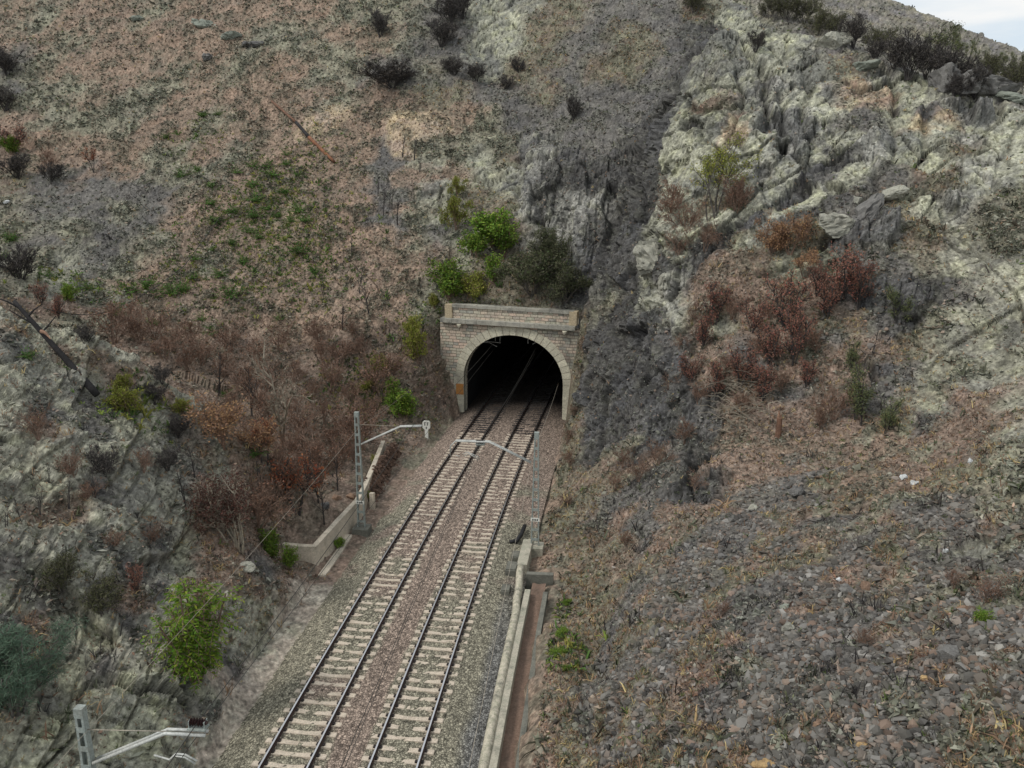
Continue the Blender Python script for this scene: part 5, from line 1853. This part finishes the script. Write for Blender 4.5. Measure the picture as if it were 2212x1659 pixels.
# low plants by the drain
row('green', 'on the verge beside the concrete drain', 'low green plants beside the drain', [(1203, 1418, 0.35, 2.2), (1212, 1372, 0.35, 2.2), (1226, 1305, 0.3, 1.8), (1220, 1450, 0.25, 1.6)], 'low spreading green plant')
plant('green', 2120, 1352, 0.45, 'small green bush among the stones at the right edge', wide=1.2)
row('bare', 'at the foot of the dark scree', 'brown shrubs at the foot of the scree', [(1225, 960, 1.4), (1232, 1010, 1.5), (1240, 900, 1.2), (1225, 1100, 1.2), (1265, 770, 1.6), (1345, 1010, 1.6), (1380, 1040, 1.6), (1330, 1060, 1.4)], 'tufted brown shrub')
row('bare', 'on the stony slope right of the drain', 'brown shrubs on the stony slope', [(1420, 1010, 1.8), (1480, 960, 1.8), (1350, 1180, 1.0), (2130, 1310, 1.3), (1860, 1400, .8), (1560, 1330, .8), (2060, 1270, .9), (1500, 1060, 1.2)], 'low brown shrub')


# ------------------------------------------------------------------ fallen logs, stump, cable
def ground_path(uvs, lift):
    return [at(u, v) + Vector((0, 0, lift)) for u, v in uvs]


M_CHARLOG = mat_stony('charred_log', srgb(50, 48, 48), srgb(38, 36, 36), srgb(24, 24, 24), 2.0, bump=0.6)
M_RAWWOOD = mat_stony('raw_broken_wood', srgb(150, 118, 96), srgb(128, 100, 84), srgb(70, 56, 48), 3.0)
M_RUSTWOOD = mat_stony('rusty_brown_wood', srgb(124, 92, 74), srgb(96, 74, 62), srgb(50, 42, 38), 2.0)
e = empty('fallen_log', at(150, 780), 'long black charred log lying down the crest of the spur', 'log')
A_, B_ = atY(30, 650, 39.2), at(212, 866) + Vector((0, 0, 0.3))
pl_ = [A_.lerp(B_, k / 12) for k in range(13)]
lift = 0.6 * max(0.0, max(float(ground_z(p.x, p.y)) + 0.1 - p.z for p in pl_[2:]))
for p in pl_:
    p.z += lift
mb = MB()
mb.tube([p - e.location for p in pl_], [0.09, 0.1, 0.11, 0.12, 0.12, 0.13, 0.14, 0.15, 0.16, 0.17, 0.18, 0.19, 0.17], 10)
mb.build('trunk', M_CHARLOG, e, smooth=True)
mb = MB()
for k, (t_, s_) in enumerate(((1, -1), (2, 1), (3, -1), (4, 1))):
    p = pl_[t_] - e.location
    mb.tube([p, p + Vector((s_ * 0.5, -0.2, 0.4)), p + Vector((s_ * 1.0, -0.3, 0.6 + 0.1 * k))], [0.06, 0.04, 0.02], 5)
mb.build('broken_branch', M_CHARLOG, e)
mb = MB()
p = pl_[4] - e.location
mb.tube([p + Vector((0.05, -0.1, 0.08)), p + Vector((0.35, -0.3, 0.05)), p + Vector((0.75, -0.6, -0.2))], [0.1, 0.08, 0.02], 6)
mb.build('split_wood', M_RAWWOOD, e, label='pale split wood where the log broke')
e = empty('fallen_log', at(655, 290), 'thin fallen log, half black and half brown, lying across the reddish hillside', 'log')
lp = [at(u, v) + Vector((0, 0, 0.35)) for u, v in ((588, 227), (640, 272), (668, 305), (722, 358))]
for nm, seg, rr_, mt in (('brown_end', lp[0:2], (0.14, 0.17), M_RUSTWOOD), ('charred_middle', lp[1:3], (0.18, 0.2), M_CHARLOG), ('rusty_end', lp[2:4], (0.2, 0.16), mat_stony('rust_red_wood', srgb(146, 98, 70), srgb(112, 80, 62), srgb(60, 46, 40), 2.0))):
    mb = MB()
    mb.tube([seg[0].lerp(seg[1], k / 5) - e.location for k in range(6)], list(np.linspace(rr_[0], rr_[1], 6)), 8)
    mb.build(nm, mt, e, smooth=True)
e = empty('tree_stump', at(1680, 945), 'broken reddish brown tree stump on the level ledge with a splintered top', 'stump')
mb = MB()
mb.tube([(0, 0, -0.2), (0.02, 0, 0.5), (0.0, 0, 1.15)], [0.19, 0.16, 0.15], 9)
mb.build('trunk', M_RUSTWOOD, e)
mb = MB()
mb.tube([(-0.03, 0.02, 1.1), (-0.05, 0.02, 1.35), (-0.06, 0.02, 1.6)], [0.13, 0.08, 0.02], 5)
mb.tube([(0.07, 0, 1.1), (0.08, 0, 1.4)], [0.06, 0.01], 4)
mb.build('splinters', M_RAWWOOD, e)
# heap of dry fallen branches beside the stump
e = empty('branch_pile', at(1610, 880), 'heap of pale dry fallen branches beside the broken stump', 'branches')
mb = MB()
for k in range(70):
    an = random.uniform(2.2, 3.9) if k % 3 else random.uniform(0, 6.28)
    L = random.uniform(0.8, 2.6)
    p = Vector((random.uniform(-1.4, 1.6), random.uniform(-1.2, 1.2), 0))
    w_ = e.location + p
    p.z = float(ground_z(w_.x, w_.y)) - e.location.z + random.uniform(0.05, 0.5)
    d = Vector((math.cos(an), math.sin(an) * 0.6, random.uniform(-0.1, 0.5)))
    mb.tube([p, p + d * L * 0.5 + Vector((0, 0, 0.12)), p + d * L + Vector((0, 0, -0.2))], [0.022, 0.016, 0.008], 3)
mb.build('branches', M_BARK_PALE, e)
wire([q for q in ground_path([(95, 684), (130, 694), (165, 699), (200, 699), (235, 692), (265, 680), (300, 660), (345, 632), (400, 590), (440, 535), (482, 478)], 0.7)], 0.035, M_WIRE_D, 'slack black cable trailing across the crest of the spur up the hillside', 0, 6, 'fallen_cable', 'cable', None)

# dark rubble bank between the wall and the ballast
M_RUB = mat_stony('brown_rubble', srgb(112, 88, 74), srgb(84, 68, 58), srgb(44, 38, 34), 3.0, island=0.4)
mb = MB()
for k in range(620):
    f, g_ = random.random(), random.random()
    b = 48.0 + 9.2 * f
    a_top, a_bot = -6.85 - 0.45 * f, -5.95 - 0.75 * f
    a = a_top + (a_bot - a_top) * g_
    z = 0.75 + (-0.7 - 0.75) * g_
    c = tk(a, b, z) + Vector((random.uniform(-.05, .05),) * 3)
    R_ = Matrix.Rotation(random.uniform(0, 6.28), 3, 'Z') @ Matrix.Rotation(random.uniform(-0.7, 0.7), 3, 'X')
    L = random.uniform(0.1, 0.24)
    mb.box(c, R_ @ Vector((L * 0.5, 0, 0)), R_ @ Vector((0, L, 0)), R_ @ Vector((0, 0, L * 0.35)), taper=0.6)
mb.build('rubble_bank', M_RUB, label='steep bank of dark brown rubble between the wall and the ballast', category='rubble bank')

# ------------------------------------------------------------------ boulders
M_ROCKS = {
    'pale': mat_stony('pale_boulder', srgb(164, 162, 148), srgb(140, 138, 128), srgb(88, 88, 82), 1.6, bump=0.5),
    'grey': mat_stony('grey_boulder', srgb(118, 116, 112), srgb(98, 96, 94), srgb(62, 60, 60), 1.8, bump=0.5),
    'white': mat_stony('white_block', srgb(204, 206, 206), srgb(184, 186, 184), srgb(130, 130, 124), 2.0, bump=0.2),
    'brown': mat_stony('brown_boulder', srgb(142, 116, 96), srgb(118, 98, 84), srgb(74, 64, 58), 2.0, bump=0.5),
    'green': mat_stony('greenish_boulder', srgb(140, 144, 132), srgb(118, 122, 112), srgb(82, 88, 80), 2.0, bump=0.4),
    'ochre': mat_stony('ochre_boulder', srgb(186, 156, 108), srgb(160, 134, 98), srgb(110, 94, 76), 2.0, bump=0.4),
}


def boulder_mesh(name, sx, sy, sz, mat, sharp=1.0, npts=22):
    bm = bmesh.new()
    for k in range(npts):
        d = Vector((random.gauss(0, 1), random.gauss(0, 1), random.gauss(0, 1)))
        d.normalize()
        q = max(abs(d.x), abs(d.y), abs(d.z))
        d = d.lerp(d / q, 0.6 * sharp)
        bm.verts.new((d.x * sx * random.uniform(0.9, 1.05), d.y * sy * random.uniform(0.9, 1.05), d.z * sz * random.uniform(0.9, 1.05)))
    r_ = bmesh.ops.convex_hull(bm, input=bm.verts)
    bmesh.ops.delete(bm, geom=[v for v in bm.verts if not v.link_faces], context='VERTS')
    bmesh.ops.triangulate(bm, faces=bm.faces[:])
    big = max(sx, sy, sz) > 0.4
    for _ in range(3 if big else 1):
        bmesh.ops.subdivide_edges(bm, edges=bm.edges[:], cuts=1, use_grid_fill=True)
    bm.normal_update()
    cs = np.array([tuple(v.co) for v in bm.verts], np.float32) + random.uniform(0, 90)
    sz_ = (sx + sy + sz) / 3
    ids_, off_, gp_ = worley(cs / (0.7 * sz_), 5)
    dd_ = sz_ * (0.22 * (ids_[:, 0] - 0.5) + 0.10 * fbm(cs, 0.35 * sz_, 3, 8) - 0.10 * (1 - sstep(0, 0.1, gp_)))
    for v, k_ in zip(bm.verts, dd_):
        v.co += v.normal * float(k_)
    me = bpy.data.meshes.new(name)
    bm.to_mesh(me)
    bm.free()
    me.materials.append(mat)
    return me


BOULD = [
    (1398, 575, 'pale', 1.15, 1.0, 1.5, 'big rounded pale boulder at the foot of the outcrop edge'),
    (1440, 628, 'pale', 0.8, 0.7, 0.95, 'smaller pale boulder just below the big rounded one at the outcrop edge'),
    (1800, 100, 'pale', 1.4, 1.1, 0.75, 'rounded pale boulder on the top of the outcrop'),
    (1872, 148, 'green', 1.0, 0.8, 0.45, 'flat greenish boulder right of the rounded one on the outcrop top'),
    (2046, 182, 'grey', 1.3, 1.1, 1.1, 'upright grey block at the notch of the outcrop crest'),
    (2098, 192, 'grey', 2.0, 1.2, 0.9, 'wide flat topped grey block on the outcrop crest'),
    (2148, 200, 'grey', 1.5, 1.1, 0.7, 'low grey block at the end of the outcrop crest'),
    (2186, 218, 'green', 1.2, 0.9, 0.4, 'pale green slab beyond the end of the outcrop crest'),
    (1852, 440, 'pale', 0.4, 0.35, 0.3, 'small pale block lying in the dark cleft of the outcrop'),
    (1870, 470, 'grey', 0.9, 0.8, 1.3, 'upright grey slab in the dark cleft of the outcrop'),
    (1930, 430, 'pale', 0.9, 0.8, 0.6, 'squarish pale block right of the dark cleft'),
    (1800, 500, 'pale', 1.3, 0.8, 0.8, 'leaning pale slab below the dark cleft'),
    (2097, 1000, 'white', 0.15, 0.15, 0.17, 'white squared block on the slope near the right edge'),
    (1952, 1034, 'white', 0.16, 0.15, 0.15, 'white squared block below the level ledge'),
    (1975, 1045, 'white', 0.2, 0.1, 0.1, 'narrow white block just right of the squared one under the ledge'),
    (1722, 1072, 'grey', 0.42, 0.35, 0.36, 'pointed grey boulder on the gravel below the ledge'),
    (1702, 1364, 'pale', 0.22, 0.2, 0.24, 'pale angular stone standing alone in the grey gravel'),
    (2051, 1418, 'grey', 0.34, 0.28, 0.24, 'smooth rounded dark grey boulder near the right edge'),
    (1870, 1274, 'brown', 0.2, 0.17, 0.24, 'orange brown stone on top of the heap of grey stones'),
    (1828, 1278, 'grey', 0.24, 0.2, 0.18, 'grey stone left of the orange brown one on the heap'),
    (1813, 1255, 'white', 0.12, 0.1, 0.1, 'small white stone above the heap of grey stones'),
    (1719, 1530, 'green', 0.19, 0.12, 0.1, 'flat pale green stone in the lower gravel'),
    (1835, 1525, 'brown', 0.2, 0.17, 0.16, 'brown stone at the top edge of the lower heap'),
    (1767, 1572, 'brown', 0.2, 0.15, 0.17, 'reddish stone left of the lower heap'),
    (1671, 1594, 'grey', 0.3, 0.24, 0.26, 'large pinkish grey stone at the lower left of the heap'),
    (1863, 1624, 'ochre', 0.17, 0.14, 0.2, 'ochre stone near the lower edge of the gravel'),
    (1893, 1453, 'grey', 0.22, 0.18, 0.16, 'angular grey stone between the two heaps of stones'),
    (1996, 1468, 'ochre', 0.12, 0.1, 0.09, 'small orange stone right of the heaps of stones'),
    (2152, 1362, 'white', 0.14, 0.11, 0.13, 'white angular stone above the small green bush'),
    (1953, 1525, 'grey', 0.19, 0.16, 0.15, 'grey stone at the right end of the lower heap'),
    (2081, 1320, 'brown', 0.32, 0.16, 0.12, 'long brown slab near the right edge'),
    (2044, 1191, 'white', 0.16, 0.09, 0.07, 'small white stone high on the stony slope'),
    (1627, 1102, 'pale', 0.24, 0.2, 0.22, 'pale brownish boulder at the top of the gravel'),
    (1547, 1620, 'green', 0.18, 0.11, 0.07, 'pale green flat stone at the lower edge'),
    (1647, 1650, 'ochre', 0.45, 0.3, 0.14, 'broad ochre slab cut off by the lower edge'),
    (2190, 1337, 'brown', 0.28, 0.16, 0.12, 'brown slab cut off by the right edge'),
    (1695, 1313, 'green', 0.25, 0.16, 0.1, 'flat greenish stone above the lone pale one'),
    (1794, 1422, 'grey', 0.28, 0.22, 0.18, 'broad grey stone in the middle of the gravel'),
    (1560, 1205, 'grey', 0.22, 0.18, 0.16, 'grey stone at the left end of the upper gravel'),
    (1370, 1375, 'brown', 0.2, 0.14, 0.1, 'brown flat stone at the left edge of the gravel'),
    (1300, 1490, 'pale', 0.16, 0.13, 0.1, 'pale stone on the grassy slope above the drain'),
    (294, 45, 'green', 1.3, 1.0, 0.5, 'greenish slab near the top left of the hill'),
    (444, 56, 'green', 2.0, 1.2, 0.5, 'long greenish slab near the top of the hill'),
    (500, 82, 'green', 1.5, 1.0, 0.5, 'greenish slab just below the long one on the hill'),
    (548, 100, 'grey', 1.6, 1.0, 0.6, 'grey slab right of the two long ones on the hill'),
    (448, 130, 'grey', 0.8, 0.6, 0.6, 'grey stone alone on the reddish hillside'),
    (14, 438, 'white', 0.5, 0.3, 0.2, 'white slab at the left edge of the grey scree'),
    (530, 1228, 'pale', 0.5, 0.35, 0.25, 'pale slab on the nose of the spur'),
    (758, 1075, 'brown', 0.3, 0.25, 0.22, 'brown boulder behind the wall near the left mast'),
    (728, 1078, 'brown', 0.32, 0.26, 0.22, 'reddish boulder left of the brown one behind the wall'),
    (700, 1095, 'grey', 0.35, 0.25, 0.2, 'grey boulder behind the middle of the retaining wall'),
]
for u, v, mk, sx, sy, sz, lab in BOULD:
    me = boulder_mesh('boulder', sx, sy, sz, M_ROCKS[mk])
    o = link('boulder', me, label=lab, category='boulder')
    o.location = at(u, v) + Vector((0, 0, sz * 0.35))
    o.rotation_euler = (random.uniform(-0.25, 0.25), random.uniform(-0.25, 0.25), random.uniform(-0.6, 0.6))

# ------------------------------------------------------------------ loose cover too fine to count
M_TINT = {}


def mat_tint(name, rough=0.95):
    m, t, b = new_mat(name)
    at_ = nd(t, 'ShaderNodeVertexColor', _layer_name='tint')
    t.links.new(at_.outputs['Color'], b.inputs['Base Color'])
    b.inputs['Roughness'].default_value = rough
    b.inputs['Specular IOR Level'].default_value = 0.2
    return m


facing = ((Pd - np.array([0, 0, CAM_H], np.float32)) * Nv).sum(1) < 0
inview = (np.abs(np.repeat(az, NR)) < math.radians(42)) & facing & (dist_c < 190)
free = (np.abs(ta) > 5.6) | (tpy > 1.5)
free &= ~((ta > 4.5) & (ta < 7.1) & (tb < 40))
free &= ~((ta > -8.6) & (ta < -5) & (tb > 38.5) & (tb < 57.5))
free &= ~((np.abs(tpx) < 7.2) & (tpy > -0.6) & (tpy < 1.3))
PXM = 1.0 / 792.0                                   # metres per picture element per metre of distance


def near_spots(spots):
    w_ = np.zeros(nv, np.float32)
    for u, v, r in spots:
        p = np.array(tuple(at(u, v)), np.float32)
        w_ += np.exp(-((Pv - p) ** 2).sum(1) / (2 * r * r))
    return w_


def scatter(n, dens, extra=None):
    w_ = np.array([dens.get(c, 0.0) for c in CLS], np.float32)[cls1] * inview * free
    if extra is not None:
        w_ = w_ * extra
    cand = np.nonzero(w_ > 0)[0]
    p_ = w_[cand] / w_[cand].sum()
    pick = rng.choice(cand, n, p=p_)
    jit = rng.uniform(-0.5, 0.5, (n, 2))
    k2 = np.clip(pick + 1, 0, nv - 1)
    k3 = np.clip(pick + NR, 0, nv - 1)
    ok = (np.linalg.norm(Pd[k2] - Pd[pick], axis=1) < 3) & (np.linalg.norm(Pd[k3] - Pd[pick], axis=1) < 3)
    P_ = Pd[pick] + ok[:, None] * ((Pd[k2] - Pd[pick]) * jit[:, :1] + (Pd[k3] - Pd[pick]) * jit[:, 1:])
    return pick, P_


def rot_mats(n, tilt):
    q = rng.normal(size=(n, 4))
    q[:, 1:3] *= tilt
    q /= np.linalg.norm(q, axis=1, keepdims=True)
    w_, x, y, z = q.T
    return np.stack([np.stack([1 - 2 * (y * y + z * z), 2 * (x * y - z * w_), 2 * (x * z + y * w_)], 1),
                     np.stack([2 * (x * y + z * w_), 1 - 2 * (x * x + z * z), 2 * (y * z - x * w_)], 1),
                     np.stack([2 * (x * z - y * w_), 2 * (y * z + x * w_), 1 - 2 * (x * x + y * y)], 1)], 1)


phi = (1 + 5 ** 0.5) / 2
ICO = np.array([(-1, phi, 0), (1, phi, 0), (-1, -phi, 0), (1, -phi, 0), (0, -1, phi), (0, 1, phi), (0, -1, -phi), (0, 1, -phi), (phi, 0, -1), (phi, 0, 1), (-phi, 0, -1), (-phi, 0, 1)]) / 1.9
ICF = np.array([(0, 11, 5), (0, 5, 1), (0, 1, 7), (0, 7, 10), (0, 10, 11), (1, 5, 9), (5, 11, 4), (11, 10, 2), (10, 7, 6), (7, 1, 8), (3, 9, 4), (3, 4, 2), (3, 2, 6), (3, 6, 8), (3, 8, 9), (4, 9, 5), (2, 4, 11), (6, 2, 10), (8, 6, 7), (9, 8, 1)])


OCT = np.array([(1, 0, 0), (-1, 0, 0), (0, 1, 0), (0, -1, 0), (0, 0, 1), (0, 0, -1)]) * 1.05
OCF = np.array([(0, 2, 4), (2, 1, 4), (1, 3, 4), (3, 0, 4), (2, 0, 5), (1, 2, 5), (3, 1, 5), (0, 3, 5)])


def stones(name, label, n, dens, smin, smax, palette, mix, flat=0.55, SV=ICO, SF=ICF, vary=(0.6, 1.45), extra=None):
    pick, P_ = scatter(n, dens, extra)
    m_ = len(SV)
    dist = dist_c[pick]
    s_ = np.exp(math.log(smin) + math.log(smax / smin) * rng.uniform(0, 1, n) ** 2.2)
    s_ = np.maximum(s_, dist * PXM * rng.uniform(0.7, 1.3, n))
    base = SV[None] * (1 + rng.uniform(-0.4, 0.4, (n, m_, 1))) * np.stack([rng.uniform(0.8, 1.4, n), rng.uniform(0.6, 1.0, n), flat * rng.uniform(0.6, 1.4, n)], 1)[:, None] * s_[:, None, None]
    W = np.einsum('nij,nkj->nki', rot_mats(n, 0.3), base) + P_[:, None] + (Nv[pick] * (0.12 * s_)[:, None])[:, None]
    pal_ = np.array(palette, np.float32)[rng.integers(0, len(palette), n)]
    c = (colr[pick] * (1 - mix) + pal_ * mix) * rng.uniform(*vary, (n, 1))
    c = np.repeat(np.clip(c, 0.01, 0.8), m_, 0)
    F = (SF[None] + m_ * np.arange(n)[:, None, None]).reshape(-1, 3)
    link(name, mesh_np(name, W.reshape(-1, 3), F, mat_tint(name + '_surface'), False, c), kind='stuff', label=label, category='stones')


G3 = [srgb(106, 104, 101), srgb(86, 84, 82), srgb(134, 131, 127), srgb(72, 70, 68), srgb(118, 106, 97), srgb(96, 92, 88), srgb(124, 102, 88)]
stones('gravel_stones', 'loose grey stones and gravel on the slope right of the drain', 46000, {'a': 1.0, 'd': 0.25, 'm': 0.06, 'g': 0.12, 'l': 0.04}, 0.026, 0.19, G3, 0.6, extra=(tpx > 4) & (dist_c < 60))
stones('slate_scree', 'loose slaty chips over the hillsides', 110000, {'g': 1.0, 's': 0.6, 'e': 0.09, 'd': 0.4, 'r': 0.1, 'k': 0.25, 'p': 0.06, 'l': 0.25, 'm': 0.1, 'o': 0.3, 'y': 0.3, 'f': 0.2}, 0.03, 0.17,
       [srgb(116, 118, 106), srgb(92, 94, 84), srgb(134, 134, 122), srgb(70, 68, 66), srgb(140, 122, 108), srgb(64, 66, 56)], 0.6, 0.4, OCT, OCF, (0.4, 1.6), extra=0.25 + clump)


def blades(name, label, n, dens, L, palette, per=6, width=0.09, up=1.0, extra=None):
    """tufts of thin pointed blades"""
    pick, P_ = scatter(n, dens, extra)
    dist = dist_c[pick]
    h = np.maximum(L * np.exp(rng.normal(0, 0.35, n)), dist * PXM * 1.6)
    N_ = n * per
    root = np.repeat(P_, per, 0) + rng.normal(size=(N_, 3)) * np.repeat(h * 0.18, per)[:, None] * np.array([1, 1, 0.0])
    hh = np.repeat(h, per) * rng.uniform(0.5, 1.2, N_)
    d = rng.normal(size=(N_, 3)) * 0.75 + np.array([0, 0, up])
    d /= np.linalg.norm(d, axis=1, keepdims=True)
    sde = np.cross(d, rng.normal(size=(N_, 3)))
    sde /= np.linalg.norm(sde, axis=1, keepdims=True) + 1e-9
    wd = np.maximum(hh * width, np.repeat(dist, per) * PXM * 0.45)[:, None]
    tip = root + d * hh[:, None]
    mid = root + d * hh[:, None] * 0.55 + np.array([0, 0, 0.06]) * hh[:, None]
    tip[:, 2] -= 0.18 * hh
    V_ = np.stack([root - sde * wd * 0.5, root + sde * wd * 0.5, mid + sde * wd * 0.45, mid - sde * wd * 0.45, tip], 1).reshape(-1, 3)
    k = 5 * np.arange(N_)[:, None]
    q4 = k + np.array([[0, 1, 2, 3]])
    q3 = k + np.array([[3, 2, 4]])
    pal_ = np.array(palette, np.float32)[np.repeat(rng.integers(0, len(palette), n), per)]
    c = np.repeat(np.clip(pal_ * rng.uniform(0.65, 1.35, (N_, 1)), 0.01, 0.8), 5, 0)
    link(name, mesh_np(name, V_, [q4, q3], mat_tint(name + '_surface', 0.85), False, c), kind='stuff', label=label, category='grass')


blades('dry_grass', 'dry brown and straw coloured grass over the slopes', 16000, {'y': 1.6, 'm': 1.8, 'l': 0.9, 's': 0.35, 'b': 0.15, 'k': 0.12, 'a': 0.1, 'g': 0.2, 'e': 0.25, 'o': 0.6, 'p': 0.1}, 0.22,
       [srgb(150, 124, 98), srgb(128, 102, 82), srgb(166, 142, 104), srgb(116, 94, 78), srgb(138, 114, 92), srgb(174, 156, 112)])
blades('green_undergrowth', 'low grey green undergrowth scattered over the slopes', 8000, {'g': 1.0, 's': 0.55, 'm': 1.0, 'e': 0.2, 'l': 0.25, 'd': 0.25, 'f': 0.7, 'p': 0.25, 'k': 0.15, 'a': 0.12, 'r': 0.1}, 0.16,
       [srgb(84, 90, 64), srgb(98, 104, 78), srgb(74, 82, 60), srgb(110, 112, 84), srgb(90, 104, 58)], 10, 0.12, 0.9)
ALLC = {c: 1.0 for c in CLS}
blades('green_weeds', 'low green weeds and seedlings in streaks on the left hillside and above the portal', 3600, ALLC, 0.28,
       [srgb(88, 112, 52), srgb(72, 98, 48), srgb(112, 126, 58), srgb(134, 134, 66), srgb(66, 84, 46)], 9, 0.16, 0.8,
       near_spots([(552, 410, 3), (560, 460, 3.5), (610, 410, 3), (640, 450, 3), (690, 520, 3), (640, 540, 2.5), (590, 500, 3), (480, 470, 2.5), (430, 290, 2.5), (660, 330, 3), (350, 630, 2.5), (200, 625, 2.5), (120, 600, 2), (500, 640, 2),
                   (760, 830, 2), (830, 870, 2), (900, 700, 1.8), (1020, 610, 2), (1000, 470, 1.6), (280, 890, 1.2), (1205, 1400, .7), (1215, 1330, .5), (400, 570, 2), (560, 600, 3), (700, 620, 2.5)]))
blades('scrub_clumps', 'grey green clumps of dead and living scrub over the left hillside', 11000, {'s': 1.0, 'g': 1.2, 'l': 0.4, 'd': 0.4, 'y': 0.4, 'm': 0.8, 'e': 0.08}, 0.3,
       [srgb(76, 80, 64), srgb(92, 94, 78), srgb(64, 66, 56), srgb(104, 104, 88), srgb(82, 74, 62), srgb(116, 112, 96)], 7, 0.14, 0.5, 0.08 + clump * (dist_c > 50))
blades('charred_stubble', 'charred stubble and twigs on the burnt ground', 6000, {'d': 1.0, 'k': 0.6, 'f': 0.8, 'e': 0.05, 'r': 0.3, 'l': 0.25, 'm': 0.2, 's': 0.12}, 0.35,
       [srgb(58, 56, 56), srgb(72, 68, 66), srgb(46, 44, 44), srgb(86, 80, 76)], 6, 0.06, 1.2)


def litter(name, label, n, dens, size, palette):
    pick, P_ = scatter(n, dens)
    dist = dist_c[pick]
    s_ = np.maximum(size * np.exp(rng.normal(0, 0.35, n)), dist * PXM * rng.uniform(0.55, 1.1, n))
    base = np.array([(-1, 0, 0), (0, -0.42, 0.12), (1, 0, 0), (0, 0.42, 0.12)])
    W = np.einsum('nij,kj->nki', rot_mats(n, 0.45), base) * s_[:, None, None] + (P_ + Nv[pick] * (0.35 * s_)[:, None])[:, None]
    pal_ = np.array(palette, np.float32)[rng.integers(0, len(palette), n)]
    c = np.repeat(np.clip(pal_ * rng.uniform(0.6, 1.4, (n, 1)), 0.01, 0.8), 4, 0)
    link(name, mesh_np(name, W.reshape(-1, 3), np.arange(4 * n).reshape(-1, 4), mat_tint(name + '_surface', 0.8), False, c), kind='stuff', label=label, category='leaf litter')


litter('leaf_litter', 'fallen brown leaves, bark and sticks over the soil', 60000, {'s': 1.0, 'l': 1.3, 'm': 0.5, 'y': 0.4, 'g': 0.2, 'e': 0.15, 'o': 0.3, 'a': 0.1}, 0.055,
       [srgb(118, 92, 78), srgb(140, 114, 98), srgb(92, 74, 64), srgb(164, 140, 122), srgb(78, 64, 56), srgb(128, 98, 80)])
